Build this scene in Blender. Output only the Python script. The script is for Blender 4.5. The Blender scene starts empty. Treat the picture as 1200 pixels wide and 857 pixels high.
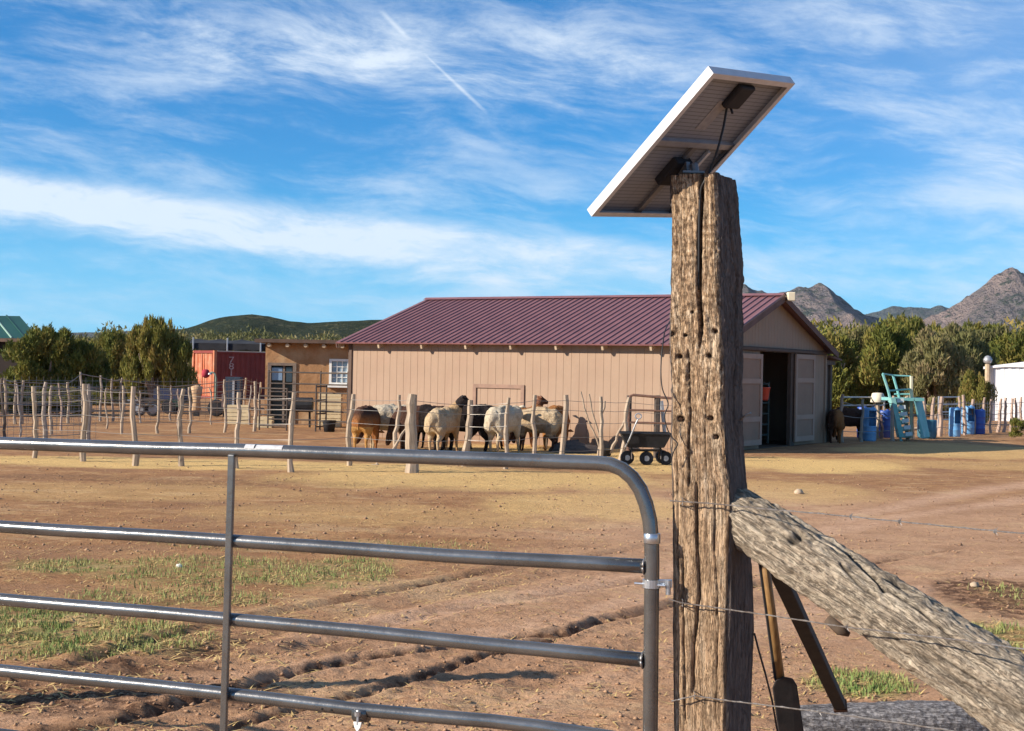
import bpy, math, random
import numpy as np
from mathutils import Vector, Matrix
random.seed(7)
rng = np.random.default_rng(11)
D = bpy.data
S = bpy.context.scene
COL = S.collection

# ------------------------------------------------------------------ camera
CAMH = 1.6
FPX, PITCH, ROLL = 1700.0, 0.005, 0.019
_cp, _sp, _cr, _sr = math.cos(PITCH), math.sin(PITCH), math.cos(ROLL), math.sin(ROLL)
FW = Vector((0, _cp, _sp)); _up = Vector((0, -_sp, _cp)); _r = Vector((1, 0, 0))
RT = _cr * _r + _sr * _up
UP = -_sr * _r + _cr * _up
EYE = Vector((0, 0, CAMH))
cam_d = D.cameras.new('camera'); cam = D.objects.new('camera', cam_d); COL.objects.link(cam)
m = Matrix((RT, UP, -FW)).transposed().to_4x4(); m.translation = EYE
cam.matrix_world = m
cam_d.sensor_width = 36; cam_d.lens = FPX / 1200 * 36
cam_d.clip_start = 0.05; cam_d.clip_end = 30000
S.camera = cam

def ray(px, py):
    return (FW + RT * ((px - 600) / FPX) + UP * ((428.5 - py) / FPX))
def G(px, py, z=0.0):                     # point on the ground
    d = ray(px, py); t = (z - CAMH) / d.z
    return EYE + d * t
def W(px, py, Y):                         # point at distance Y
    d = ray(px, py); return EYE + d * (Y / d.y)
def onplane(px, py, P, n):
    d = ray(px, py); t = (Vector(P) - EYE).dot(n) / d.dot(n); return EYE + d * t

# ------------------------------------------------------------------ light
SUN_AZ = Vector((-0.945, -0.327, 0)).normalized()     # towards the sun
SUN_EL = math.radians(25)
sd = D.lights.new('sun', 'SUN'); sd.energy = 4.7; sd.angle = math.radians(0.5); sd.color = (1.0, 0.89, 0.745)
so = D.objects.new('sun', sd); COL.objects.link(so)
sdir = Vector((SUN_AZ.x * math.cos(SUN_EL), SUN_AZ.y * math.cos(SUN_EL), math.sin(SUN_EL)))
so.rotation_euler = sdir.to_track_quat('Z', 'Y').to_euler(); so.location = (-20, -10, 30)
S.view_settings.view_transform = 'Standard'; S.view_settings.look = 'None'
S.view_settings.gamma = 1; S.view_settings.use_curve_mapping = False
S.view_settings.exposure = 0.86

# node expression helper
class NX:
    def __init__(s, nt): s.nt = nt; s.n = nt.nodes; s.l = nt.links
    def node(s, t, **kw):
        nd = s.n.new(t)
        for k, v in kw.items(): setattr(nd, k, v)
        return nd
    def put(s, sock, v):
        if isinstance(v, bpy.types.NodeSocket): s.l.new(v, sock)
        elif isinstance(v, (tuple, list)) and sock.type == 'RGBA' and len(v) == 3: sock.default_value = (*v, 1)
        else: sock.default_value = v
    def m(s, op, a, b=0.0, c=None, clamp=False):
        nd = s.node('ShaderNodeMath', operation=op, use_clamp=clamp)
        s.put(nd.inputs[0], a); s.put(nd.inputs[1], b)
        if c is not None: s.put(nd.inputs[2], c)
        return nd.outputs[0]
    def ss(s, x, a, b):
        nd = s.node('ShaderNodeMapRange', interpolation_type='SMOOTHSTEP')
        s.put(nd.inputs[0], x); s.put(nd.inputs[1], a); s.put(nd.inputs[2], b)
        return nd.outputs[0]
    def mix(s, f, a, b, bt='MIX'):
        nd = s.node('ShaderNodeMix', data_type='RGBA', blend_type=bt)
        s.put(nd.inputs[0], f); s.put(nd.inputs[6], a); s.put(nd.inputs[7], b)
        return nd.outputs[2]
    def vec(s, x, y, z):
        nd = s.node('ShaderNodeCombineXYZ'); s.put(nd.inputs[0], x); s.put(nd.inputs[1], y); s.put(nd.inputs[2], z)
        return nd.outputs[0]
    def noise(s, v, sc, det=4, rough=.55, dist=0.0):
        nd = s.node('ShaderNodeTexNoise'); s.put(nd.inputs['Vector'], v)
        nd.inputs['Scale'].default_value = sc; nd.inputs['Detail'].default_value = det
        nd.inputs['Roughness'].default_value = rough; nd.inputs['Distortion'].default_value = dist
        return nd.outputs[0]
    def mapping(s, v, sc=(1, 1, 1), rot=(0, 0, 0)):
        nd = s.node('ShaderNodeMapping'); s.put(nd.inputs[0], v)
        nd.inputs['Scale'].default_value = sc; nd.inputs['Rotation'].default_value = rot
        return nd.outputs[0]

w = D.worlds.new('World'); S.world = w; w.use_nodes = True
X = NX(w.node_tree); w.node_tree.nodes.clear()
out = X.node('ShaderNodeOutputWorld'); bg = X.node('ShaderNodeBackground')
sky = X.node('ShaderNodeTexSky', sky_type='NISHITA')
sky.sun_disc = False; sky.sun_elevation = SUN_EL
sky.sun_rotation = math.atan2(SUN_AZ.x, SUN_AZ.y)
sky.altitude = 1400; sky.air_density = 1.0; sky.dust_density = 0.3; sky.ozone_density = 3.0
tc = X.node('ShaderNodeTexCoord'); sp = X.node('ShaderNodeSeparateXYZ'); X.l.new(tc.outputs['Generated'], sp.inputs[0])
dx, dy, dz = sp.outputs
az = X.m('MULTIPLY', X.m('ARCTAN2', dx, dy), 17.0)          # hundreds of photo pixels
el = X.m('MULTIPLY', X.m('ARCSINE', dz), 17.0)
# streaky cirrus, tilted a little
P0 = X.vec(az, el, 0.0)
warp = X.noise(P0, 0.35, 3, .5)
v2 = X.m('ADD', X.m('ADD', el, X.m('MULTIPLY', az, 0.09)), X.m('MULTIPLY', X.m('SUBTRACT', warp, .5), .75))
PS = X.vec(X.m('MULTIPLY', az, 0.20), v2, 0.3)
n1 = X.noise(PS, 2.0, 9, .66, .25)
PS2 = X.vec(X.m('MULTIPLY', az, 0.30), v2, 3.3)
n2 = X.noise(PS2, 1.7, 10, .70, .3)
nb = X.noise(X.vec(X.m('MULTIPLY', az, .45), el, 9.0), 0.33, 3, .5)
wisps = X.m('MULTIPLY', X.ss(X.m('ADD', X.m('MULTIPLY', n1, .65), X.m('MULTIPLY', n2, .45)), .46, .74), X.ss(nb, .20, .50))
# long band of cirrostratus low in the sky
vc = X.m('ADD', X.m('MULTIPLY', az, -0.082), 1.27)
e1 = X.m('SUBTRACT', v2, X.m('MULTIPLY', az, 0.09))
bdv = X.m('SUBTRACT', X.m('ADD', el, X.m('MULTIPLY', X.m('SUBTRACT', n1, .5), .55)), vc)
band = X.m('MULTIPLY', X.ss(bdv, -.42, .10), X.ss(bdv, .48, .20))
band = X.m('MULTIPLY', band, X.ss(az, 4.2, 0.2))
band = X.m('MULTIPLY', band, X.m('ADD', X.m('MULTIPLY', X.ss(n2, .30, .66), .62), .34))
# upper streak
vt = X.m('ADD', X.m('MULTIPLY', az, -0.02), 3.72)
td = X.m('SUBTRACT', X.m('ADD', el, X.m('MULTIPLY', X.m('SUBTRACT', n1, .5), 1.3)), vt)
top = X.m('MULTIPLY', X.ss(td, -.55, 0.0), X.ss(td, .6, .05))
top = X.m('MULTIPLY', top, X.m('MULTIPLY', X.ss(az, -5.2, -3.0), X.ss(az, 3.2, .6)))
top = X.m('MULTIPLY', top, X.m('MULTIPLY', X.ss(n2, .30, .66), .85))
# milky veil towards the upper right
veil = X.m('MULTIPLY', X.ss(X.m('ADD', X.m('ADD', az, X.m('MULTIPLY', X.m('SUBTRACT', el, 2.5), .55)), X.m('MULTIPLY', warp, 2.5)), 3.6, 7.6), X.m('ADD', X.m('MULTIPLY', n1, .75), .02))
veil = X.m('MULTIPLY', veil, X.ss(az, 16.0, 9.0))
# contrail
def seg(x0, y0, x1, y1, wd, f0, f1):
    a0, v0, a1, v1 = (x0 - 600) / 100, (438 - y0) / 100, (x1 - 600) / 100, (438 - y1) / 100
    L = math.hypot(a1 - a0, v1 - v0); ux, uy = (a1 - a0) / L, (v1 - v0) / L
    t = X.m('ADD', X.m('MULTIPLY', X.m('SUBTRACT', az, a0), ux), X.m('MULTIPLY', X.m('SUBTRACT', el, v0), uy))
    s_ = X.m('ABSOLUTE', X.m('SUBTRACT', X.m('MULTIPLY', X.m('SUBTRACT', az, a0), -uy), X.m('MULTIPLY', X.m('SUBTRACT', el, v0), -ux)))
    s_ = X.m('ADD', s_, X.m('MULTIPLY', X.m('SUBTRACT', n2, .5), .05))
    r = X.m('MULTIPLY', X.ss(s_, wd, 0.0), X.m('MULTIPLY', X.ss(t, -.05, .12), X.ss(t, L + .05, L - .2)))
    return X.m('MULTIPLY', r, f0)
con = X.m('MAXIMUM', seg(438, 26, 474, 58, .05, .30, .5), seg(492, 74, 566, 138, .030, .32, .2))
cl = X.m('ADD', X.m('MULTIPLY', wisps, .50), X.m('MULTIPLY', band, .95))
cl = X.m('ADD', cl, X.m('MULTIPLY', top, .52)); cl = X.m('ADD', cl, X.m('MULTIPLY', veil, .55)); cl = X.m('ADD', cl, con)
cl = X.m('MULTIPLY', cl, X.ss(dz, -.01, .03))
cl = X.m('MINIMUM', cl, .86)
skyc = X.mix(1.0, sky.outputs[0], (0.20, 0.90, 1.36), 'MULTIPLY')
hor = X.m('MULTIPLY', X.ss(el, 2.6, 0.0), .55)
skyc = X.mix(hor, skyc, (2.6, 7.6, 11.5))
colr = X.mix(cl, skyc, (8.4, 9.3, 10.2))
X.l.new(colr, bg.inputs[0]); bg.inputs[1].default_value = 0.060
X.l.new(bg.outputs[0], out.inputs[0])

# ------------------------------------------------------------------ numpy noise
def _h(ix, iy, iz, seed):
    h = (ix.astype(np.int64) * 374761393 + iy.astype(np.int64) * 668265263 + iz.astype(np.int64) * 2147483647 % 1274126177 + seed * 974634777) & 0xffffffff
    h = ((h ^ (h >> 13)) * 1274126177) & 0xffffffff
    h = ((h ^ (h >> 16)) * 2246822519) & 0xffffffff
    return ((h ^ (h >> 15)) & 0xffff) / 65535.0
def vn(x, y, z=0.0, seed=0):
    x = np.asarray(x, float); y = np.asarray(y, float); z = np.zeros_like(x) + z
    ix, iy, iz = np.floor(x), np.floor(y), np.floor(z)
    fx, fy, fz = x - ix, y - iy, z - iz
    fx, fy, fz = (f * f * (3 - 2 * f) for f in (fx, fy, fz))
    r = 0
    for a in (0, 1):
        for b in (0, 1):
            for c in (0, 1):
                r = r + _h(ix + a, iy + b, iz + c, seed) * (fx if a else 1 - fx) * (fy if b else 1 - fy) * (fz if c else 1 - fz)
    return r * 2 - 1
def fbm(x, y, z=0.0, o=3, seed=0):
    r = 0; a = 1.0; t = 0
    for i in range(o):
        k = 2.03 ** i
        r = r + a * vn(np.asarray(x) * k, np.asarray(y) * k, np.asarray(z) * k, seed + i); t += a; a *= .5
    return r / t

# ------------------------------------------------------------------ materials
MATS = {}
def mat(name, c1, c2=None, sc=8.0, rough=.85, metal=0.0, bump=0.0, bsc=None, stretch=(1, 1, 1), c3=None, sc3=1.5, f3=.5, spec=.3, coords='Object'):
    if name in MATS: return MATS[name]
    mt = D.materials.new(name); mt.use_nodes = True; x = NX(mt.node_tree)
    b = x.n['Principled BSDF']
    t = x.node('ShaderNodeTexCoord').outputs[coords]
    v = x.mapping(t, stretch)
    col = c1
    if c2:
        n = x.noise(v, sc, 6, .6)
        col = x.mix(x.ss(n, .33, .67), c1, c2)
    if c3:
        n3 = x.noise(x.mapping(t, (1, 1, 1)), sc3, 5, .6)
        col = x.mix(x.m('MULTIPLY', x.ss(n3, .5, .66), f3), col, c3)
    x.put(b.inputs['Base Color'], col)
    b.inputs['Roughness'].default_value = rough; b.inputs['Metallic'].default_value = metal
    b.inputs['Specular IOR Level'].default_value = spec
    if bump:
        n = x.noise(v, bsc or sc * 2, 6, .65)
        bp = x.node('ShaderNodeBump'); bp.inputs['Strength'].default_value = 1.0
        bp.inputs['Distance'].default_value = bump
        x.l.new(n, bp.inputs['Height']); x.l.new(bp.outputs[0], b.inputs['Normal'])
    MATS[name] = mt
    return mt

# ------------------------------------------------------------------ mesh builder
class MB:
    def __init__(s): s.v = []; s.f = []; s.M = None
    def add(s, vs, fs):
        b = len(s.v)
        for p in vs:
            p = Vector(p)
            s.v.append(s.M @ p if s.M is not None else p)
        s.f += [tuple(b + i for i in f) for f in fs]
        return s
    def box(s, a, b, M=None):
        x0, y0, z0 = a; x1, y1, z1 = b
        vs = [Vector(p) for p in ((x0, y0, z0), (x1, y0, z0), (x1, y1, z0), (x0, y1, z0), (x0, y0, z1), (x1, y0, z1), (x1, y1, z1), (x0, y1, z1))]
        if M is not None: vs = [M @ p for p in vs]
        return s.add(vs, [(0, 3, 2, 1), (4, 5, 6, 7), (0, 1, 5, 4), (1, 2, 6, 5), (2, 3, 7, 6), (3, 0, 4, 7)])
    def tube(s, pts, r, n=8, caps=True):
        pts = [Vector(p) for p in pts]; k = len(pts)
        rs = r if isinstance(r, (list, tuple)) else [r] * k
        ref = None; vs = []
        for i, p in enumerate(pts):
            t = (pts[min(i + 1, k - 1)] - pts[max(i - 1, 0)]).normalized()
            if ref is None:
                ref = Vector((0, 0, 1)) if abs(t.z) < .9 else Vector((1, 0, 0))
                ref = (ref - t * ref.dot(t)).normalized()
            else:
                ref = (ref - t * ref.dot(t)).normalized()
            q = t.cross(ref)
            for j in range(n):
                a = 2 * math.pi * j / n
                vs.append(p + (ref * math.cos(a) + q * math.sin(a)) * rs[i])
        fs = [(i * n + j, i * n + (j + 1) % n, (i + 1) * n + (j + 1) % n, (i + 1) * n + j) for i in range(k - 1) for j in range(n)]
        if caps: fs += [tuple(range(n))[::-1], tuple((k - 1) * n + j for j in range(n))]
        return s.add(vs, fs)
    def bar(s, a, b, wd, th, side=None):
        a, b = Vector(a), Vector(b); t = (b - a).normalized()
        sd_ = Vector(side) if side is not None else (Vector((0, 0, 1)) if abs(t.z) < .9 else Vector((1, 0, 0)))
        u = (sd_ - t * sd_.dot(t)).normalized(); q = t.cross(u)
        vs = [p + u * (i * wd / 2) + q * (j * th / 2) for p in (a, b) for i, j in ((-1, -1), (1, -1), (1, 1), (-1, 1))]
        return s.add(vs, [(0, 3, 2, 1), (4, 5, 6, 7), (0, 1, 5, 4), (1, 2, 6, 5), (2, 3, 7, 6), (3, 0, 4, 7)])
    def lathe(s, c, prof, n=16, M=None):
        vs = []; c = Vector(c)
        for r, z in prof:
            for j in range(n):
                a = 2 * math.pi * j / n; p = Vector((r * math.cos(a), r * math.sin(a), z))
                if M is not None: p = M @ p
                vs.append(c + p)
        k = len(prof)
        fs = [(i * n + j, i * n + (j + 1) % n, (i + 1) * n + (j + 1) % n, (i + 1) * n + j) for i in range(k - 1) for j in range(n)]
        fs += [tuple(range(n))[::-1], tuple((k - 1) * n + j for j in range(n))]
        return s.add(vs, fs)
    def build(s, name, m, parent=None, org=None, smooth=False, bevel=0.0, **props):
        """vertices are world positions unless org is given (then they are local to the parent)"""
        me = D.meshes.new(name)
        if org is None:
            org_v = Vector(parent.location) if parent is not None else (s.v[0] * 0)
            if parent is not None:
                Mi = parent.matrix_basis.inverted(); vs = [Mi @ p for p in s.v]
            else: vs = s.v
        else: vs = s.v
        me.from_pydata([tuple(p) for p in vs], [], s.f); me.update()
        if smooth: me.polygons.foreach_set('use_smooth', [True] * len(me.polygons))
        me.materials.append(m)
        o = D.objects.new(name, me); COL.objects.link(o)
        if parent is not None: o.parent = parent
        if bevel:
            bv = o.modifiers.new('bevel', 'BEVEL'); bv.width = bevel; bv.segments = 2; bv.limit_method = 'ANGLE'
        for k, v in props.items(): o[k] = v
        return o
LOCAL = 1
def tag(o, label=None, cat=None, group=None, kind=None):
    if label: o['label'] = label
    if cat: o['category'] = cat
    if group: o['group'] = group
    if kind: o['kind'] = kind
    return o
def thing(name, loc, label, cat, group=None, rz=0.0):
    o = D.objects.new(name, None); COL.objects.link(o); o.empty_display_size = .2
    o.location = loc; o.rotation_euler = (0, 0, rz)
    o.matrix_basis = Matrix.Translation(Vector(loc)) @ Matrix.Rotation(rz, 4, 'Z')
    return tag(o, label, cat, group)
def share(src, parent=None, loc=None):
    c = src.copy(); COL.objects.link(c)
    if parent is not None: c.parent = parent
    if loc is not None: c.location = loc
    return c
def copy_thing(root, loc, rz, label, scale=1.0):
    c = root.copy(); COL.objects.link(c); c.location = loc; c.rotation_euler = (0, 0, rz)
    c.scale = scale if isinstance(scale, (tuple, list)) else (scale,) * 3
    c['label'] = label
    for ch in [o for o in D.objects if o.parent == root]:
        d = ch.copy(); COL.objects.link(d); d.parent = c
        for g in [o for o in D.objects if o.parent == ch]:
            e = g.copy(); COL.objects.link(e); e.parent = d
    return c
def mesh_np(name, V, F, m, smooth=True, parent=None):
    me = D.meshes.new(name)
    V = np.asarray(V, np.float32); F = np.asarray(F, np.int32)
    me.vertices.add(len(V)); me.vertices.foreach_set('co', V.ravel())
    k = F.shape[1]
    me.loops.add(F.size); me.loops.foreach_set('vertex_index', F.ravel())
    me.polygons.add(len(F)); me.polygons.foreach_set('loop_start', np.arange(0, F.size, k, dtype=np.int32))
    me.polygons.foreach_set('loop_total', np.full(len(F), k, np.int32))
    if smooth: me.polygons.foreach_set('use_smooth', np.ones(len(F), bool))
    me.update(calc_edges=True); me.validate()
    me.materials.append(m)
    o = D.objects.new(name, me); COL.objects.link(o)
    if parent is not None: o.parent = parent
    return o
def colattr(o, name, C):
    a = o.data.color_attributes.new(name, 'FLOAT_COLOR', 'POINT')
    C = np.asarray(C, np.float32)
    if C.shape[1] == 3: C = np.concatenate([C, np.ones((len(C), 1), np.float32)], 1)
    a.data.foreach_set('color', C.ravel())

# ------------------------------------------------------------------ ground
def g2(px, py): p = G(px, py); return (p.x, p.y)
def pdist(x, y, pts):
    d = np.full(x.shape, 1e9)
    for (ax, ay), (bx, by) in zip(pts[:-1], pts[1:]):
        L2 = (bx - ax) ** 2 + (by - ay) ** 2
        t = np.clip(((x - ax) * (bx - ax) + (y - ay) * (by - ay)) / L2, 0, 1)
        d = np.minimum(d, np.hypot(x - ax - t * (bx - ax), y - ay - t * (by - ay)))
    return d
RUTS = [([(-300, 840), (60, 790), (190, 747), (300, 722), (420, 700), (560, 672), (760, 640), (900, 610), (1250, 560)], .10, .030, 1.0),
        ([(-200, 900), (130, 850), (250, 815), (330, 792), (430, 770), (500, 763), (600, 748), (650, 742), (760, 716), (860, 690), (1250, 620)], .09, .038, 1.3),
        ([(-100, 960), (200, 870), (420, 815), (560, 770), (640, 752), (700, 728)], .07, .030, 1.2),
        ([(150, 790), (350, 733), (480, 706), (560, 690), (680, 668), (1050, 600), (1250, 575)], .16, .022, .5),
        ([(350, 760), (520, 716), (640, 697), (760, 678)], .12, .020, .5),
        ([(400, 900), (640, 800), (780, 740), (960, 690), (1260, 640)], .18, .016, .3),
        ([(860, 670), (1000, 610), (1120, 585), (1300, 560)], .25, .02, .3),
        ([(-150, 770), (40, 745), (120, 720), (260, 700)], .08, .015, .4)]
BANDS = [[g2(*p) for p in q] for q in ([(330, 760), (480, 722), (600, 704), (760, 672), (1050, 607), (1300, 572)], [(560, 860), (760, 770), (960, 712), (1300, 650)], [(-50, 850), (200, 812), (480, 760), (660, 728), (800, 690)], [(880, 660), (1010, 603), (1130, 578), (1320, 552)])]
RUTS = [([g2(*p) for p in pts], wd, dp, dk) for pts, wd, dp, dk in RUTS]
def ell(x, y, px, py, rx_px, ry_px):
    c = G(px, py); r = abs(G(px + rx_px, py).x - c.x); ry = abs(G(px, py - ry_px).y - G(px, py + ry_px).y) / 2
    return ((x - c.x) / r) ** 2 + ((y - c.y) / ry) ** 2
def sm(a, b, t): t = np.clip((t - a) / (b - a), 0, 1); return t * t * (3 - 2 * t)
GREEN = [(70, 663, 75, 9, .9), (0, 735, 110, 26, 1), (110, 752, 120, 22, .8), (250, 668, 150, 17, .6), (390, 672, 70, 22, .75), (230, 700, 130, 12, .5),
         (1010, 803, 55, 16, .8), (1190, 752, 60, 20, 1), (1030, 860, 90, 18, .5), (1190, 700, 40, 14, .4), (380, 640, 200, 10, .25)]
STRAW = [(180, 543, 420, 6, 1.0), (560, 562, 260, 13, .8), (690, 592, 140, 18, .6), (450, 604, 260, 14, .3), (760, 540, 120, 12, .9), (960, 545, 110, 9, 1.0), (1080, 530, 90, 6, .7),
         (1150, 528, 120, 9, .6), (1140, 545, 150, 6, .4), (930, 575, 100, 14, .45), (120, 575, 260, 12, .3), (640, 528, 140, 7, .9), (430, 534, 90, 7, .8)]
def zones(x, y):
    wob = fbm(x * 1.3, y * .8, seed=5)
    g = np.zeros_like(x); s_ = np.zeros_like(x)
    for px, py, a, b, k in GREEN: g = np.maximum(g, k * (1 - sm(.45, 1.35, ell(x, y, px, py, a, b) + wob * .7)))
    for px, py, a, b, k in STRAW: s_ = np.maximum(s_, k * (1 - sm(.4, 1.4, ell(x, y, px, py, a, b) + wob * .6)))
    rut = np.zeros_like(x); dk = np.zeros_like(x); bm = np.zeros_like(x)
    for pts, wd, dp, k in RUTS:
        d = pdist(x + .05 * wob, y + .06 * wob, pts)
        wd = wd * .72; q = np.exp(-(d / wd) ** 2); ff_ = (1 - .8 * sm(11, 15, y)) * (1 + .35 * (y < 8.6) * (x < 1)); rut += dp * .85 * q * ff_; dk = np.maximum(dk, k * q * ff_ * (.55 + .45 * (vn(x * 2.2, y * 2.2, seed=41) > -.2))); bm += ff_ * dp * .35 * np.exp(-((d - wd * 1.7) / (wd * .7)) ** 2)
    # trodden road: area on the right / bottom
    road = sm(-.6, .9, (x - (-1.9 + (y - 7.2) * .22)) * .6 - .1 * (y - 9) * (y < 14) + .25 * wob)
    road = road * (1 - sm(19, 25, y + x * .4))
    road = np.clip(road, 0, 1) * .62
    for pts in BANDS: road = np.maximum(road, 1.0 * np.exp(-(pdist(x + .12 * wob, y + .2 * wob, pts) / .34) ** 2))
    road = road * (1 - g)
    churn = np.clip(1 - sm(8.2, 9.8, y + wob * .8), 0, 1) * (1 - sm(1.0, 3.5, x))
    clod = 1 - sm(.5, 1.3, ell(x, y, 1190, 700, 75, 34) + wob * .6)
    churn = np.maximum(churn, clod)
    for px, py, a, b, k in ((40, 812, 360, 26, .95), (330, 760, 170, 9, .5), (560, 800, 160, 8, .45), (480, 742, 130, 6, .5), (160, 562, 360, 7, .45), (120, 590, 200, 6, .35), (420, 628, 200, 6, .35), (860, 600, 120, 8, .3), (640, 640, 120, 5, .3), (130, 782, 150, 9, .7), (30, 800, 120, 14, .8), (1180, 700, 90, 22, .8), (380, 700, 200, 7, .3), (980, 760, 120, 14, .35)):  # dark soil patches; lower-left ones also paint in the latch post's shadow
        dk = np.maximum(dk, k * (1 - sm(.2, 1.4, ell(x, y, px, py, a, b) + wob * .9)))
    return g, s_, rut, dk, bm, road, churn
def gheight(x, y):
    g, s_, rut, dk, bm, road, churn = zones(x, y)
    near = 1 - sm(26, 60, y)
    h = -rut + bm
    h = h + .014 * fbm(x * .9, y * .9, seed=1) * near
    h = h + (.002 + .003 * churn + .005 * g + .004 * s_) * fbm(x * 6, y * 6, o=3, seed=2) * near + (.005 + .006 * churn) * fbm(x * 19, y * 19, o=2, seed=12) * near
    h = h + (.0035 + .006 * churn) * np.maximum(fbm(x * 17, y * 17, o=2, seed=3), 0) * near
    # tread lugs in the deep ruts
    h = h + .012 * np.clip(dk - .45, 0, 1) * np.sign(np.sin(x * 38 + y * 20)) * (y < 13)
    return h, (g, s_, rut, dk, bm, road, churn)
ys = [5.2]
while ys[-1] < 75: ys.append(ys[-1] + max(.011, .0021 * ys[-1] + .00006 * ys[-1] ** 2))
ys = np.array([-400, -60, -20, -5, 0, 2.5, 4.2] + ys + list(ys[-1] * 1.18 ** np.arange(1, 32)))
u_ = np.linspace(-1, 1, 560)
xs = np.sign(u_) * (np.sinh(np.abs(u_) * 4.6) / np.sinh(4.6)) * 46 + u_ * 2.2
xs = np.concatenate([-48 * 1.35 ** np.arange(17, 0, -1), xs, 48 * 1.35 ** np.arange(1, 18)])
GXX, GYY = np.meshgrid(xs, ys)
hh, zz = gheight(GXX.ravel(), GYY.ravel())
hh = hh * (np.abs(GXX.ravel()) < 47) * (GYY.ravel() > 0)
nx_, ny_ = len(xs), len(ys)
V = np.stack([GXX.ravel(), GYY.ravel(), hh], 1)
i = np.arange(ny_ - 1)[:, None] * nx_ + np.arange(nx_ - 1)[None, :]
F = np.stack([i, i + 1, i + nx_ + 1, i + nx_], -1).reshape(-1, 4)

gm = D.materials.new('dirt_ground'); gm.use_nodes = True; x = NX(gm.node_tree); b = x.n['Principled BSDF']
ca = x.node('ShaderNodeVertexColor', layer_name='zone'); sp = x.node('ShaderNodeSeparateColor'); x.l.new(ca.outputs[0], sp.inputs[0])
cb = x.node('ShaderNodeVertexColor', layer_name='zone2'); sp2 = x.node('ShaderNodeSeparateColor'); x.l.new(cb.outputs[0], sp2.inputs[0])
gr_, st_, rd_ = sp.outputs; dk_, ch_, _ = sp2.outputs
oc = x.node('ShaderNodeTexCoord').outputs['Object']
nA = x.noise(oc, 1.1, 6, .62); nB = x.noise(oc, 9, 8, .68); nC = x.noise(oc, 55, 5, .7); nF = x.noise(oc, 140, 4, .7); nG = x.noise(oc, 24, 6, .75)
nS = x.noise(x.mapping(oc, (1, 2.6, 1), (0, 0, .25)), 26, 6, .75)
nD = x.noise(oc, 2.7, 7, .72)
base = x.mix(x.ss(nA, .32, .68), (.335, .170, .080), (.43, .235, .110))
base = x.mix(x.m('MULTIPLY', x.ss(nD, .50, .60), .62), base, (.235, .12, .055))
base = x.mix(x.m('MULTIPLY', x.ss(nD, .47, .38), .55), base, (.54, .345, .155))
base = x.mix(x.m('MULTIPLY', x.ss(nB, .46, .68), .6), base, (.27, .135, .065))
base = x.mix(x.m('MULTIPLY', x.ss(nS, .55, .70), .38), base, (.66, .45, .20))
road = x.mix(x.ss(nB, .35, .65), (.50, .30, .185), (.62, .395, .255))
road = x.mix(x.m('MULTIPLY', x.ss(nD, .50, .62), .5), road, (.40, .225, .13))
road = x.mix(x.m('MULTIPLY', x.ss(nC, .55, .75), .5), road, (.40, .22, .13))
c = x.mix(rd_, base, road)
chc = x.mix(x.ss(nC, .35, .65), (.50, .29, .16), (.34, .18, .095))
c = x.mix(x.m('MULTIPLY', ch_, .40), c, chc)
nE = x.noise(x.mapping(oc, (.55, 1.0, 1)), .8, 7, .7)
c = x.mix(x.m('MULTIPLY', x.ss(nE, .50, .60), x.m('SUBTRACT', .60, x.m('MULTIPLY', rd_, .4))), c, (.31, .17, .095))
c = x.mix(x.m('MULTIPLY', x.ss(nE, .46, .38), .35), c, (.62, .44, .25))
straw = x.mix(x.ss(nC, .35, .62), (.86, .60, .24), (.60, .39, .16))
c = x.mix(x.m('MULTIPLY', st_, x.ss(x.m('ADD', nS, x.m('MULTIPLY', nB, .4)), .50, .72)), c, straw)
grs = x.mix(x.ss(nC, .35, .65), (.15, .17, .05), (.36, .30, .12))
c = x.mix(x.m('MULTIPLY', gr_, x.ss(nB, .36, .6)), c, grs)
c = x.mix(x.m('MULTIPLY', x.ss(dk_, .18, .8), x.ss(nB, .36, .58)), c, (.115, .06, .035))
c = x.mix(x.m('MULTIPLY', x.ss(nG, .50, .60), .42), c, x.mix(1.0, c, (.52, .46, .42), 'MULTIPLY'))
c = x.mix(x.m('MULTIPLY', x.ss(nF, .54, .62), .45), c, x.mix(1.0, c, (1.35, 1.4, 1.45), 'MULTIPLY'))
c = x.mix(x.m('MULTIPLY', x.ss(nF, .46, .38), .45), c, x.mix(1.0, c, (.45, .42, .40), 'MULTIPLY'))
far = x.node('ShaderNodeSeparateXYZ'); x.l.new(oc, far.inputs[0])
farf = x.ss(far.outputs[1], 90, 260)
farc = x.mix(x.ss(x.noise(oc, .03, 5, .6), .42, .6), (.20, .17, .075), (.09, .11, .045))
c = x.mix(farf, c, farc)
x.put(b.inputs['Base Color'], c); b.inputs['Roughness'].default_value = .95; b.inputs['Specular IOR Level'].default_value = .12
bp = x.node('ShaderNodeBump'); bp.inputs['Distance'].default_value = .022
x.l.new(x.m('ADD', x.m('ADD', x.m('MULTIPLY', nC, .5), x.m('MULTIPLY', nG, .8)), x.m('MULTIPLY', nB, .6)), bp.inputs['Height']); x.l.new(bp.outputs[0], b.inputs['Normal'])
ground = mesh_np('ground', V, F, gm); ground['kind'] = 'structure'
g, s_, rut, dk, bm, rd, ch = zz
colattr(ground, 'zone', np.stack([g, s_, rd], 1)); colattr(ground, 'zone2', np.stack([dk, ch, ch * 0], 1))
def gz(x_, y_): return float(gheight(np.array([x_]), np.array([y_]))[0][0])

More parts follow.
